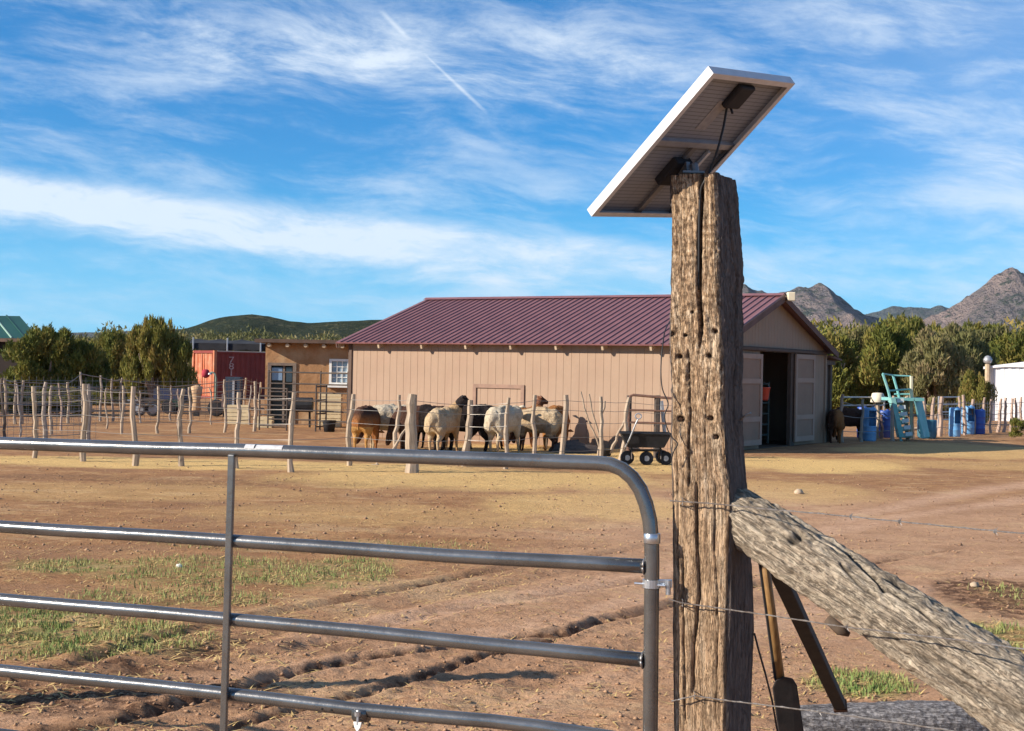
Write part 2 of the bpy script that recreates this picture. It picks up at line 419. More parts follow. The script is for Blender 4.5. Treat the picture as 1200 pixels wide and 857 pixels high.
# loose cover lying on the ground -------------------------------------------------
def scatter_region(n, pxr, pyr, wfun):
    """random ground points in the seen part of the yard, thinned by wfun"""
    px = rng.uniform(*pxr, n); py = rng.uniform(*pyr, n)
    d = np.stack([np.full(n, c0) for c0 in FW], 1) + np.outer((px - 600) / FPX, RT) + np.outer((428.5 - py) / FPX, UP)
    t = -CAMH / d[:, 2]; x_ = d[:, 0] * t; y_ = d[:, 1] * t
    h, z = gheight(x_, y_)
    keep = rng.random(n) < wfun(x_, y_, z)
    return x_[keep], y_[keep], h[keep]
def blades(name, x_, y_, h, lo, hi, wd, m, lean=.35, flat=False):
    n = len(x_); a = rng.uniform(0, 2 * math.pi, n); L = rng.uniform(lo, hi, n)
    ux, uy = np.cos(a), np.sin(a); b_ = rng.uniform(0, 2 * math.pi, n); k = rng.uniform(0, lean, n)
    wv = wd * rng.uniform(.6, 1.4, n)
    base = np.stack([x_, y_, h - .003], 1); side = np.stack([ux, uy, np.zeros(n)], 1) * wv[:, None]
    if flat:
        dirv = np.stack([-uy, ux, rng.uniform(-.02, .22, n)], 1); base[:, 2] += .006
    else:
        dirv = np.stack([np.cos(b_) * k, np.sin(b_) * k, np.ones(n)], 1)
    tip = base + dirv * L[:, None]; mid = base + dirv * L[:, None] * .55 * np.array([.8, .8, 1.05])
    V = np.stack([base - side, base + side, mid + side * .7, tip, mid - side * .7], 1).reshape(-1, 3)
    j = np.arange(n)[:, None] * 5
    F = np.concatenate([j + np.array([[0, 1, 2]]), j + np.array([[0, 2, 4]]), j + np.array([[4, 2, 3]])], 0)
    return mesh_np(name, V, F, m, smooth=False)
grass_m = mat('fresh_grass', (.14, .215, .055), (.33, .32, .12), sc=3, rough=.7)
dry_m = mat('dry_straw', (.70, .50, .20), (.52, .34, .13), sc=5, rough=.8)
x_, y_, h = scatter_region(170000, (-60, 1260), (625, 880), lambda X_, Y_, z: np.clip(z[0] * 1.0 * (vn(X_ * 7, Y_ * 7, seed=9) > -.2), 0, 1))
o = blades('grass', x_, y_, h, .012, .052, .003, grass_m, lean=.8); tag(o, 'short green grass coming up in patches of the dirt yard', 'grass', kind='stuff')
x_, y_, h = scatter_region(90000, (-60, 1260), (522, 870), lambda X_, Y_, z: np.clip(z[1] * .8 + z[0] * .45 + .22, 0, 1) * np.where(z[5] > .5, .35, 1) * (vn(X_ * 3, Y_ * 3, seed=19) > -.3))
o = blades('straw', x_, y_, h, .03, .10, .004, dry_m, flat=True); tag(o, 'loose yellow straw strewn over the yard', 'straw', kind='stuff')
# clods and pebbles
x_, y_, h = scatter_region(26000, (-60, 1260), (560, 880), lambda X_, Y_, z: np.clip(.20 + z[6] * .22 + z[3] * .35 - z[0] * .1, 0, 1))
r = (.003 + .015 * rng.random(len(x_)) ** 5)
xf, yf, hf = scatter_region(5000, (-60, 1260), (533, 650), lambda X_, Y_, z: np.clip(.75 - z[5] * .45, 0, 1))
x_ = np.concatenate([x_, xf]); y_ = np.concatenate([y_, yf]); h = np.concatenate([h, hf]); r = np.concatenate([r, .006 + .020 * rng.random(len(xf)) ** 4]); n = len(x_)
oct_ = np.array([(1, 0, 0), (0, 1, 0), (-1, 0, 0), (0, -1, 0), (0, 0, 1), (0, 0, -.6)], float)
fo = np.array([(0, 1, 4), (1, 2, 4), (2, 3, 4), (3, 0, 4), (1, 0, 5), (2, 1, 5), (3, 2, 5), (0, 3, 5)])
a = rng.uniform(0, 6.28, n); Vv = oct_[None] * (r[:, None, None] * rng.uniform(.6, 1.3, (n, 6, 1)))
ca_, sa_ = np.cos(a)[:, None], np.sin(a)[:, None]
Vv = np.stack([Vv[..., 0] * ca_ - Vv[..., 1] * sa_, Vv[..., 0] * sa_ + Vv[..., 1] * ca_, Vv[..., 2] * .7], -1) + np.stack([x_, y_, h + r * .2], 1)[:, None]
clod_m = mat('dirt_clod', (.40, .25, .15), (.28, .165, .10), sc=1.5, rough=.95, c3=(.13, .075, .045), sc3=3.3, f3=.85)
o = mesh_np('dirt_clods', Vv.reshape(-1, 3), (np.arange(n)[:, None, None] * 6 + fo[None]).reshape(-1, 3), clod_m, smooth=False)
tag(o, 'small clods and pebbles loose on the churned dirt', 'pebbles', kind='stuff')
def stone(px, py, r, col, label, name='stone'):
    p = G(px, py); mb = MB(); vs = []
    mb.lathe((p.x, p.y, -r * .3 + gz(p.x, p.y)), [(r * .5, 0), (r * .95, r * .25), (r, r * .6), (r * .7, r * 1.05), (r * .2, r * 1.25)], 9)
    for q in mb.v:
        q += Vector((random.uniform(-1, 1), random.uniform(-1, 1), random.uniform(-1, 1))) * r * .14
    o = mb.build(name, col, smooth=True); tag(o, label, 'stone'); return o
pale = mat('pale_stone', (.46, .36, .25), (.36, .27, .19), sc=20)
white_rock = mat('white_stone', (.78, .75, .68), (.6, .55, .48), sc=20)
stone(210, 665, .028, white_rock, 'small white stone on the grassy patch at left')
stone(936, 579, .07, pale, 'flat pale stone on the dirt right of the tall post')
stone(1142, 688, .035, pale, 'small stone beside the churned earth at right')
stone(590, 545, .05, white_rock, 'pale stone just below the top bar in front of the fence')

# ------------------------------------------------------------------ hills and mountains
def hill(name, prof, Y, depth, m, rough_amp, seed, nx=260, ny=60, back=1.0):
    """prof: (px, py) skyline points, ridge at distance Y"""
    pts = [W(px, py, Y) for px, py in prof]
    X0, X1 = pts[0].x, pts[-1].x
    xs_ = np.linspace(X0, X1, nx); zs_ = np.interp(xs_, [p.x for p in pts], [p.z for p in pts])
    zs_ = zs_ + rough_amp * .16 * fbm(xs_ / (X1 - X0) * 26, xs_ * 0, o=5, seed=seed + 40) * np.clip(zs_ / zs_.max(), 0, 1)
    v = np.linspace(-1, .6, ny)
    A, B = np.meshgrid(xs_, v); Z = np.interp(A, xs_, zs_)
    sc = 1 / depth
    shape = np.where(B < 0, (1 + B) ** 1.15 * (1 - .25 * np.sin(-B * math.pi)), 1 - .9 * B)
    yy = Y + B * depth
    H = Z * shape
    rg = fbm(A * sc * 7, B * 5, o=5, seed=seed)
    rd = 1 - np.abs(fbm(A * sc * 9, B * 3.2, 3.3, o=4, seed=seed + 9)) * 2.2
    H = H + rough_amp * (rg * .7 + rd * .5 - .3) * np.clip(1 - np.exp(B * 12) * .82, .18, 1) * np.minimum(1, Z / Z.max() + .25) * np.clip((1 + B) * 3, 0, 1)
    V = np.stack([A.ravel(), yy.ravel(), H.ravel() - 1.0], 1)
    i = np.arange(ny - 1)[:, None] * nx + np.arange(nx - 1)[None]
    F = np.stack([i, i + 1, i + nx + 1, i + nx], -1).reshape(-1, 4)
    o = mesh_np(name, V, F, m); o['kind'] = 'structure'
    return o, V
def hillmat(name, rock, rock2, bush, sc, cover):
    mt = D.materials.new(name); mt.use_nodes = True; x = NX(mt.node_tree); b = x.n['Principled BSDF']
    t = x.node('ShaderNodeTexCoord').outputs['Object']
    n1 = x.noise(t, sc * .35, 6, .6); n2 = x.noise(t, sc * 3.0, 5, .75)
    c = x.mix(x.ss(n1, .4, .62), rock, rock2)
    c = x.mix(x.ss(x.m('ADD', x.m('MULTIPLY', n2, .8), x.m('MULTIPLY', n1, .3)), cover, cover + .07), c, bush)
    x.put(b.inputs['Base Color'], c); b.inputs['Roughness'].default_value = 1; b.inputs['Specular IOR Level'].default_value = .05
    bp = x.node('ShaderNodeBump'); bp.inputs['Distance'].default_value = .9 / sc
    x.l.new(n2, bp.inputs['Height']); x.l.new(bp.outputs[0], b.inputs['Normal'])
    return mt
hm_r = hillmat('rocky_mountain', (.38, .29, .255), (.18, .165, .165), (.085, .10, .075), .010, .57)
hm_f = hillmat('far_ridge', (.13, .15, .15), (.16, .16, .15), (.08, .11, .09), .012, .55)
hm_l = hillmat('scrubby_hill', (.13, .125, .07), (.10, .105, .055), (.045, .06, .035), .11, .46)
hill('mountain', [(770, 425), (840, 350), (858, 338), (872, 332), (885, 336), (905, 343), (925, 341), (945, 337), (962, 334), (972, 338), (985, 346), (995, 356), (1006, 364), (1030, 368), (1060, 385), (1120, 440)], 3600, 1100, hm_r, 62, 31)
hill('mountain_ridge', [(940, 440), (1000, 372), (1025, 364), (1045, 357), (1055, 356), (1070, 360), (1085, 361), (1100, 356), (1112, 358), (1150, 380), (1230, 440)], 5200, 1200, hm_f, 50, 51, nx=180)
hill('mountain_peak', [(1050, 430), (1090, 370), (1110, 362), (1125, 354), (1140, 343), (1155, 330), (1165, 322), (1178, 316), (1190, 315), (1203, 320), (1215, 332), (1240, 345), (1300, 372), (1420, 440)], 3300, 900, hm_r, 70, 71)
hill('distant_ridge', [(-140, 420), (-60, 388), (20, 387), (60, 389), (140, 388), (190, 385), (230, 384), (260, 383), (330, 384), (420, 376), (520, 374), (700, 385), (840, 430)], 2600, 600, hm_f, 8, 81, nx=160)
hl, HV = hill('hill', [(-80, 428), (60, 405), (130, 393), (180, 388), (222, 380), (250, 372), (270, 368), (295, 365), (315, 368), (338, 374), (360, 376), (400, 374), (440, 372), (520, 368), (640, 380), (800, 415)], 620, 260, hm_l, 3.0, 91, nx=300, ny=90)

# ------------------------------------------------------------------ trees
def leafmat(name, ca_, cb_, cc_):
    mt = D.materials.new(name); mt.use_nodes = True; x = NX(mt.node_tree); b = x.n['Principled BSDF']
    at = x.node('ShaderNodeVertexColor', layer_name='leaf'); sp = x.node('ShaderNodeSeparateColor'); x.l.new(at.outputs[0], sp.inputs[0])
    inf = x.node('ShaderNodeObjectInfo')
    c = x.mix(sp.outputs[0], ca_, cb_); c = x.mix(x.ss(sp.outputs[1], .45, .95), c, cc_)
    hs = x.node('ShaderNodeHueSaturation'); x.l.new(c, hs.inputs['Color'])
    x.put(hs.inputs['Value'], x.m('ADD', x.m('MULTIPLY', inf.outputs['Random'], .45), .8))
    x.put(hs.inputs['Hue'], x.m('ADD', x.m('MULTIPLY', inf.outputs['Random'], -.035), .512))
    x.put(b.inputs['Base Color'], hs.outputs[0]); b.inputs['Roughness'].default_value = .75; b.inputs['Specular IOR Level'].default_value = .15
    tl = x.node('ShaderNodeBsdfTranslucent'); x.l.new(hs.outputs[0], tl.inputs[0])
    ms = x.node('ShaderNodeMixShader'); ms.inputs[0].default_value = .22
    x.l.new(b.outputs[0], ms.inputs[1]); x.l.new(tl.outputs[0], ms.inputs[2]); x.l.new(ms.outputs[0], x.n['Material Output'].inputs[0])
    return mt
leaf_j = leafmat('juniper_foliage', (.092, .115, .028), (.200, .195, .042), (.25, .20, .055))
leaf_b = leafmat('scrub_foliage', (.11, .115, .045), (.175, .17, .065), (.22, .185, .09))
bark = mat('bark', (.22, .16, .12), (.35, .28, .22), sc=10, stretch=(1, 1, .2), bump=.01)
def crown_arrays(seed, h, rad, kind, nleaf, low=.12):
    r = np.random.default_rng(seed)
    ncl = 70 if kind != 'shrub' else 26
    Vs = []; Cs = []
    per = nleaf // ncl
    for k in range(ncl):
        a = r.uniform(0, 2 * math.pi); t = r.random() ** .9
        lob = 1 + .22 * math.sin(a * 2 + seed) + .12 * math.sin(a * 3 + seed * 2)
        env = math.sqrt(max(.03, 1 - ((t - .36) / .68) ** 2)) * lob
        rr = rad * env * r.uniform(.25, 1.0) ** .6
        c = np.array([math.cos(a) * rr, math.sin(a) * rr, h * (low + (1 - low) * t * .84 + .04)])
        cr = rad * r.uniform(.13, .27); chh = cr * (r.uniform(1.05, 1.6) if kind == 'juniper' else .95)
        u = r.normal(size=(per, 3)); u /= np.linalg.norm(u, axis=1)[:, None]
        q = r.random((per, 1)) ** .4
        p = u * q * np.array([cr, cr, chh]); 
        if kind == 'juniper':
            f = 1 - .6 * np.clip(p[:, 2:] / chh, 0, 1); p[:, :2] *= f
        p += c
        ax = np.stack([u[:, 0] * .45, u[:, 1] * .45, np.abs(u[:, 2]) * .3 + .8], 1) + r.normal(size=(per, 3)) * .35
        ax /= np.linalg.norm(ax, axis=1)[:, None]
        sd_ = np.cross(ax, r.normal(size=(per, 3))); sd_ /= np.linalg.norm(sd_, axis=1)[:, None] + 1e-9
        L = rad * r.uniform(.026, .056, (per, 1)); wd = L * .45
        Vs.append(np.stack([p - sd_ * wd, p + sd_ * wd, p + ax * L * 2.2 + sd_ * wd * .3, p + ax * L * 2.2 - sd_ * wd * .3], 1).reshape(-1, 3))
        cc = np.stack([np.clip(r.normal(.5, .25, per) + r.normal(0, .25), 0, 1), np.clip(r.random(per) * .6 + r.uniform(-.2, .5), 0, 1), np.zeros(per)], 1)
        Cs.append(np.repeat(cc, 4, 0))
    V = np.concatenate(Vs); C = np.concatenate(Cs); V[:, 2] = np.maximum(V[:, 2], .03)
    F = np.arange(len(V)).reshape(-1, 4)
    return V, F, C
def tree_proto(name, seed, h, rad, kind, nleaf, lm, label, cat, group=None, low=.12):
    t = thing(name, (0, 0, 0), label, cat, group)
    V, F, C = crown_arrays(seed, h, rad, kind, nleaf, low)
    o = mesh_np('crown', V, F, lm, smooth=False, parent=t); colattr(o, 'leaf', C)
    r = random.Random(seed); mb = MB()
    nst = 1 if kind == 'tree' else 3
    for k in range(nst + 3):
        a = r.uniform(0, 6.28); lean = rad * (.1 if k == 0 else .55)
        mb.tube([(0.05 * math.cos(a), .05 * math.sin(a), -.05), (lean * .3 * math.cos(a), lean * .3 * math.sin(a), h * .22), (lean * math.cos(a + .3), lean * math.sin(a + .3), h * .62)],
                [rad * .07, rad * .05, rad * .015], 6)
    mb.build('trunk', bark, parent=t, org=LOCAL)
    return t
protos = {}
def plant(kindkey, px, py_top, Y, label, widthpx=None, cat='tree', group=None, rz=None):
    t, h, rad = protos[kindkey]
    p = W(px, py_top, Y); hh_ = p.z; sc = hh_ / h
    sx = sc if widthpx is None else (widthpx / FPX * Y / 2) / rad
    c = copy_thing(t, (p.x, p.y, 0), random.uniform(0, 6.28) if rz is None else rz, label, (sx, sx, sc))
    if group: c['group'] = group
    c['category'] = cat
    return c
protoobjs = []
def mkproto(key, name, seed, h, rad, kind, n, lm, low=.12):
    t = tree_proto(name, seed, h, rad, kind, n, lm, 'x', 'tree', low=low); protos[key] = (t, h, rad); protoobjs.append(t)
mkproto('j1', 'juniper_tree', 1, 3.4, 1.7, 'juniper', 24000, leaf_j)
mkproto('j2', 'juniper_tree', 2, 3.2, 1.9, 'juniper', 24000, leaf_j)
mkproto('j3', 'juniper_tree', 3, 4.0, 2.0, 'juniper', 22000, leaf_j, .06)
mkproto('b1', 'scrub_tree', 4, 4.0, 2.1, 'tree', 22000, leaf_b, .06)
mkproto('s1', 'shrub', 5, 1.4, .9, 'shrub', 6000, leaf_j, .1)
plant('j1', 58, 388, 50, 'wide juniper in front of the green roofed house at left', 98)
plant('j2', 182, 377, 56, 'tall rounded juniper left of the orange shipping container', 70)
plant('j1', 132, 392, 75, 'yellow green juniper standing between the two big left junipers', 62)
plant('j2', 100, 402, 64, 'low dark juniper touching the right side of the wide juniper', 60)
plant('b1', 232, 398, 92, 'small scrub tree behind the black shade roof of the container', 50)
plant('b1', 20, 456, 44, 'low grey green bush behind the leftmost fence posts', 60, cat='bush')
plant('j3', 78, 452, 46, 'dark brushy thicket under the wide juniper', 80, cat='bush')
plant('j3', 118, 462, 58, 'dry bush beyond the pen left of the tall juniper', 50, cat='bush')
plant('j3', 40, 455, 52, 'dark thicket behind the left posts next to the low grey green bush', 70, cat='bush')
plant('b1', 160, 452, 62, 'dry brush between the two tall left junipers beyond the pen', 66, cat='bush')
plant('j3', 205, 457, 60, 'dark scrub at the foot of the tall rounded juniper', 44, cat='bush')
gl = 'junipers growing along the right edge of the yard'
spec = [('j3', 978, 384, 64, 62, 'juniper just behind the right corner of the barn'),
        ('b1', 1003, 376, 74, 60, 'scrub tree behind the pen, next right of the barn corner juniper'),
        ('j3', 1030, 372, 68, 66, 'tall juniper behind the pale bucket on the fence'),
        ('j1', 1058, 371, 78, 60, 'light green juniper behind the teal platform'),
        ('j3', 1084, 368, 72, 62, 'tall green juniper right of the teal platform'),
        ('b1', 1098, 380, 62, 60, 'grey brown scrub tree behind the fence posts right of the teal platform'),
        ('b1', 1128, 374, 66, 58, 'grey brown scrub tree behind the blue feeder barrels'),
        ('j3', 1150, 372, 84, 60, 'green juniper top showing above the small juniper by the white shed'),
        ('b1', 1172, 378, 80, 60, 'scrub tree just behind the left end of the white shed'),
        ('j3', 1200, 384, 76, 66, 'dark juniper behind the roof of the white shed'),
        ('j1', 1228, 374, 80, 64, 'juniper at the right edge behind the white shed')]
for key, px, pt, Y, wd, lab in spec: plant(key, px, pt + 5, Y, lab, wd * 1.5, group=gl)
plant('j3', 1143, 434, 54, 'small bright juniper in front of the white shed', 44)
plant('s1', 1204, 486, 40, 'low green bush at the right edge by the fence end', 44, cat='bush')
for t in protoobjs:
    for ch in [o for o in D.objects if o.parent == t]: D.objects.remove(ch)
    D.objects.remove(t)
# far woodland masses -----------------------------------------------------------
def wood(name, items, lm, label, nleaf=420):
    Vs, Cs = [], []
    lib = [crown_arrays(100 + k, 1.0, .62, 'tree', nleaf * 3, .05) for k in range(5)]
    for k, (x_, y_, z_, s1) in enumerate(items):
        V, F, C = lib[k % 5]; a = random.uniform(0, 6.28); c_, s2 = math.cos(a), math.sin(a)
        V = V.copy(); V[:, :2] = V[:, :2] @ np.array([[c_, s2], [-s2, c_]]) * 1.35; V *= np.array([s1, s1, s1 * random.uniform(.7, 1.0)])
        V += np.array([x_, y_, z_]); Vs.append(V); Cs.append(np.clip(C + random.uniform(-.3, .3), 0, 1))
    V = np.concatenate(Vs); o = mesh_np(name, V, np.arange(len(V)).reshape(-1, 4), lm, smooth=False); colattr(o, 'leaf', np.concatenate(Cs))
    tag(o, label, 'trees', kind='stuff'); return o
it = []
for k in range(70):
    Y = random.uniform(95, 170); px = random.uniform(930, 1320); p = W(px, 385 + random.uniform(-7, 12), Y)
    it.append((p.x, Y, 0, max(3.0, p.z / .92)))
wood('woodland', it, leaf_j, 'mass of trees far behind the right hand fence', 420)
it = []
for k in range(60):
    Y = random.uniform(110, 210); px = random.uniform(-60, 480); it.append((W(px, 440, Y).x, Y, 0, (1.6 + (436 - random.uniform(383, 399)) / FPX * Y)))
wood('woodland', it, leaf_b, 'mass of low trees beyond the pens at left', 560)
# scrub over the hill
lib = crown_arrays(77, 1.0, .6, 'tree', 140, .0)
sel = rng.choice(len(HV), 2600); items = HV[sel]; Vs = []; Cs = []
for k, p in enumerate(items):
    if p[2] < 1 or p[1] > 575: continue
    s1 = random.uniform(1.2, 2.4); V = lib[0] * np.array([s1, s1, s1]) ; 
    c_ = lib[0].mean(0)
    V = (lib[0] - c_) * 1.0; V = V.reshape(-1, 4, 3); ctr = V.mean(1, keepdims=True); V = (ctr + (V - ctr) * 2.2).reshape(-1, 3) * s1
    Vs.append(V + p + np.array([random.uniform(-2, 2), random.uniform(-2, 2), s1 * .12])); Cs.append(np.clip(lib[2] + random.uniform(-.3, .3), 0, 1))
V = np.concatenate(Vs); o = mesh_np('hill_scrub', V, np.arange(len(V)).reshape(-1, 4), leaf_b, smooth=False); colattr(o, 'leaf', np.concatenate(Cs))
tag(o, 'juniper scrub dotted over the far hill at left', 'trees', kind='stuff')

# ------------------------------------------------------------------ barn
def frame_of(P, ang):       # local x = along the wall to the right, y = into the scene
    return Matrix.Translation(Vector((P[0], P[1], 0))) @ Matrix.Rotation(-ang, 4, 'Z')
BP, BA, BL, BW, BE, BR = (4.17, 30.2), .546, 9.45, 7.0, 2.31, 3.45
BM = frame_of(BP, BA)
tan_w = mat('tan_siding_paint', (.35, .243, .172), (.322, .222, .155), sc=1.6, rough=.8, c3=(.33, .212, .15), sc3=.7, f3=.5, bump=.002, bsc=30)
_x = NX(tan_w.node_tree); _b = _x.n['Principled BSDF']; _l = _b.inputs['Base Color'].links[0].from_socket
_o = _x.node('ShaderNodeTexCoord').outputs['Object']; _s = _x.node('ShaderNodeSeparateXYZ'); _x.l.new(_o, _s.inputs[0])
_nn = _x.noise(_x.mapping(_o, (1, 1, .8)), 5, 6, .7); _ns = _x.noise(_x.mapping(_o, (9, 9, .5)), 1.5, 5, .7)
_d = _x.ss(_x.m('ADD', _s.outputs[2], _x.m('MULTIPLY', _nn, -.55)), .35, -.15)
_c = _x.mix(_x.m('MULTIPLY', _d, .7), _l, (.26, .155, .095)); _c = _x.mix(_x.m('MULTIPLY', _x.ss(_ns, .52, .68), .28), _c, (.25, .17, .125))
_x.l.new(_c, _b.inputs['Base Color'])
gab_w = tan_w
trim_m = mat('dark_brown_trim', (.12, .075, .055), (.09, .06, .045), sc=6, rough=.8)
roof_m = mat('maroon_metal_roof', (.225, .098, .100), (.18, .078, .082), sc=2.5, rough=.42, spec=.5, metal=.0)
wood_pale = mat('pale_rafter_wood', (.52, .40, .27), (.40, .30, .2), sc=8)
wood_dark = mat('dark_weathered_wood', (.10, .075, .06), (.16, .12, .095), sc=9, stretch=(1, 1, .2))
barn = thing('barn', (BP[0], BP[1], 0), 'long tan barn with maroon standing seam roof and open sliding door in its gable', 'barn', rz=-BA)
def siding(lo, hi, zlo, zhi_fn, th=.02, groove=.2):
    """grooved board sheet standing in the x-z plane, facing -y, built as a corrugated strip"""
    vs = []; xs_ = []; x0 = lo
    while x0 < hi - 1e-6:
        x1 = min(x0 + groove, hi)
        xs_ += [(x0 + .002, 0), (x1 - .009, 0), (x1 - .007, .005), (x1 - .001, .005)]
        x0 = x1
    mb = MB(); n = len(xs_)
    for (x_, y_) in xs_: mb.v.append(Vector((x_, y_, zlo)))
    for (x_, y_) in xs_: mb.v.append(Vector((x_, y_, zhi_fn(x_))))
    for k in range(n - 1): mb.f.append((k, k + 1, n + k + 1, n + k))
    for (x_, y_) in (xs_[0], xs_[-1]):
        pass
    b_ = len(mb.v)
    for (x_, y_) in ((xs_[0][0], th), (xs_[-1][0], th)):
        mb.v.append(Vector((x_, y_, zlo))); mb.v.append(Vector((x_, y_, zhi_fn(x_))))
    mb.f += [(b_, b_ + 1, b_ + 3, b_ + 2), (0, n, b_ + 1, b_), (n - 1, b_ + 2, b_ + 3, 2 * n - 1)]
    return mb
def place_local(mb, M): mb.v = [M @ p for p in mb.v]; return mb
first = None
NP = 8; pw = BL / NP
for k in range(NP):
    if first is None:
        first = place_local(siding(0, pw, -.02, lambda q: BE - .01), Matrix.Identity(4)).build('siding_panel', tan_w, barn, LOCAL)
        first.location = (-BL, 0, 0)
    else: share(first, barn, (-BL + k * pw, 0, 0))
# back wall and far end
for k in range(NP):
    c = share(first, barn, (-BL + (k + 1) * pw, BW, 0)); c.rotation_euler = (0, 0, math.pi)
Rg = Matrix.Rotation(math.pi / 2, 4, 'Z')          # panels facing +x (gable)
def gz_top(yl):                                      # height of the gable outline at local y
    return BE - .01 + (BR - BE - .03) * (1 - abs(yl - BW / 2) / (BW / 2))
def gy(px, py=470):                                  # local y on gable plane from the photo
    q = onplane(px, py, (BP[0], BP[1], 0), Vector((math.cos(BA), -math.sin(BA), 0))); return (BM.inverted() @ q)
yo0, yo1 = gy(890).y, gy(925).y
ytop = gy(908, 413).z
def gpanel(lo, hi, zlo, zfn, xoff=0.0, M=None, name='siding_panel', m_=None):
    mb = siding(lo, hi, zlo, zfn); mb.v = [Rg @ p for p in mb.v]
    for p in mb.v: p.x = -p.x * -1 + xoff
    return mb.build(name, m_ or gab_w, barn, LOCAL)
# Rotation maps (x,y)->(-y,x): facing -y becomes facing +x
gpanel(0, yo0, -.02, lambda q: ytop)
gpanel(yo1, BW, -.02, lambda q: ytop)
yy = 0
while yy < BW - .01:
    y2 = min(yy + 1.17, BW); gpanel(yy, y2, ytop + .10, gz_top); yy = y2
# far (left) end wall
yy = 0
while yy < BW - .01:
    y2 = min(yy + 1.17, BW)
    mb = siding(yy, y2, -.02, gz_top); mb.v = [Matrix.Rotation(-math.pi / 2, 4, 'Z') @ Vector((-p.x, p.y, p.z)) for p in mb.v]
    for p in mb.v: p.x -= BL
    mb.f = [f[::-1] for f in mb.f]
    mb.build('siding_panel', tan_w, barn, LOCAL); yy = y2
mb = MB().box((-.002, -.0, ytop), (.05, BW, ytop + .10)); mb.build('header_beam', trim_m, barn, LOCAL)
mb = MB().box((-.03, -.035, 0), (.03, .09, BE)).box((-BL - .045, -.035, 0), (-BL + .05, .07, BE + .02)); 
MB().box((-.03, -.035, 0), (.03, .06, BE)).build('corner_trim', gab_w, barn, LOCAL)
MB().box((-BL - .045, -.035, 0), (-BL + .05, .07, BE + .02)).build('corner_trim', trim_m, barn, LOCAL)
MB().box((-.03, BW - .05, 0), (.04, BW + .04, BE - .12)).build('corner_trim', gab_w, barn, LOCAL)
mb = MB().box((-BL, .05, -.02), (0, BW - .02, .012)); mb.build('floor', mat('barn_floor', (.12, .08, .05), (.08, .055, .035), sc=4), barn, LOCAL)
# hatch frame on the long wall
def wx(px, py):
    q = onplane(px, py, (BP[0], BP[1], 0), Vector((math.sin(BA), math.cos(BA), 0))); return BM.inverted() @ q
h0, h1 = wx(555, 450), wx(615, 450); tk = .085
htm = mat('hatch_trim', (.30, .19, .14), (.24, .155, .115), sc=5)
for a_, b_ in (((h0.x, -.03, h0.z - tk), (h1.x, -.002, h0.z)), ((h0.x, -.033, .25), (h0.x + tk, -.002, h0.z - tk)), ((h1.x - tk, -.033, .25), (h1.x, -.002, h0.z - tk)), ((h0.x, -.03, .17), (h1.x, -.002, .25))):
    MB().box(a_, b_).build('hatch_trim', htm, barn, LOCAL)
# roof
OE, OS = .24, .29
slope = (BR - BE) / (BW / 2); hl_ = math.hypot(1, slope)
zr = BR + .04
def roofpt(xl, d, side, up=0.0):       # d: horizontal distance from the ridge
    y_ = BW / 2 + side * d; return Vector((xl, y_ + side * up * slope / hl_, zr - d * slope + up / hl_))
dmax = BW / 2 + OS
NR = 11; rw = (BL + 2 * OE) / NR; nrib = 5
def roofpanel(side):
    mb = MB(); prof = []; rib = rw / nrib
    for k in range(nrib):
        x0 = k * rib; prof += [(x0, 0), (x0 + rib * .30, .003), (x0 + rib * .36, 0), (x0 + rib * .80, 0), (x0 + rib * .86, .026), (x0 + rib * .94, .026)]
    prof.append((rw - .001, 0)); n = len(prof)
    for d in (0.0, dmax):
        for x_, u in prof: mb.v.append(roofpt(x_, d, side, u))
    for k in range(n - 1): mb.f.append((k, k + 1, n + k + 1, n + k) if side > 0 else (k, n + k, n + k + 1, k + 1))
    # underside
    b_ = len(mb.v)
    for d in (0.0, dmax):
        for x_ in (0, rw - .001): mb.v.append(roofpt(x_, d, side, -.03))
    mb.f.append((b_, b_ + 2, b_ + 3, b_ + 1)); mb.f.append((n, b_ + 2, b_ + 3, 2 * n - 1))
    return mb
for side in (-1, 1):
    f0 = roofpanel(side).build('roof_panel', roof_m, barn, LOCAL); f0.location = (-BL - OE, 0, 0)
    for k in range(1, NR): share(f0, barn, (-BL - OE + k * rw, 0, 0))
mb = MB(); 
vs = [roofpt(xl, d, sd_, .034 if d else .05) for xl in (-BL - OE, OE) for sd_, d in ((-1, .14), (-1, 0), (1, .14))]
mb.add(vs, [(0, 3, 4, 1), (1, 4, 5, 2)]); mb.build('ridge_cap', roof_m, barn, LOCAL)
for xe in (-BL - OE - .012, OE - .01):
    for sd_ in (-1, 1):
        a_, b_ = roofpt(xe, 0, sd_, .0), roofpt(xe, dmax, sd_, .0)
        c_, d_ = roofpt(xe, 0, sd_, -.14), roofpt(xe, dmax, sd_, -.14)
        o_ = Vector((.03, 0, 0)); mb = MB(); mb.add([a_, b_, d_, c_, a_ + o_, b_ + o_, d_ + o_, c_ + o_], [(0, 1, 2, 3), (7, 6, 5, 4), (0, 4, 5, 1), (1, 5, 6, 2), (2, 6, 7, 3), (3, 7, 4, 0)])
        mb.build('rake_board', mat('rake_trim', (.17, .10, .085), (.13, .08, .065), sc=4), barn, LOCAL)
# rafter tails along the front and back eaves
tails = [wx(px, 407).x for px in (402.8, 450, 500, 551.5, 604, 657, 711.5, 768, 826)]
for sd_ in (-1, 1):
    for xl in tails:
        mb = MB(); r_ = [roofpt(xl + ox, d, sd_, up) for ox in (-.025, .025) for d, up in ((BW / 2 - .1, -.035), (dmax - .03, -.035), (dmax - .03, -.15), (BW / 2 - .1, -.15))]
        mb.add(r_, [(0, 1, 2, 3), (7, 6, 5, 4), (0, 4, 5, 1), (1, 5, 6, 2), (2, 6, 7, 3), (3, 7, 4, 0)]); mb.build('rafter_tail', wood_pale, barn, LOCAL)
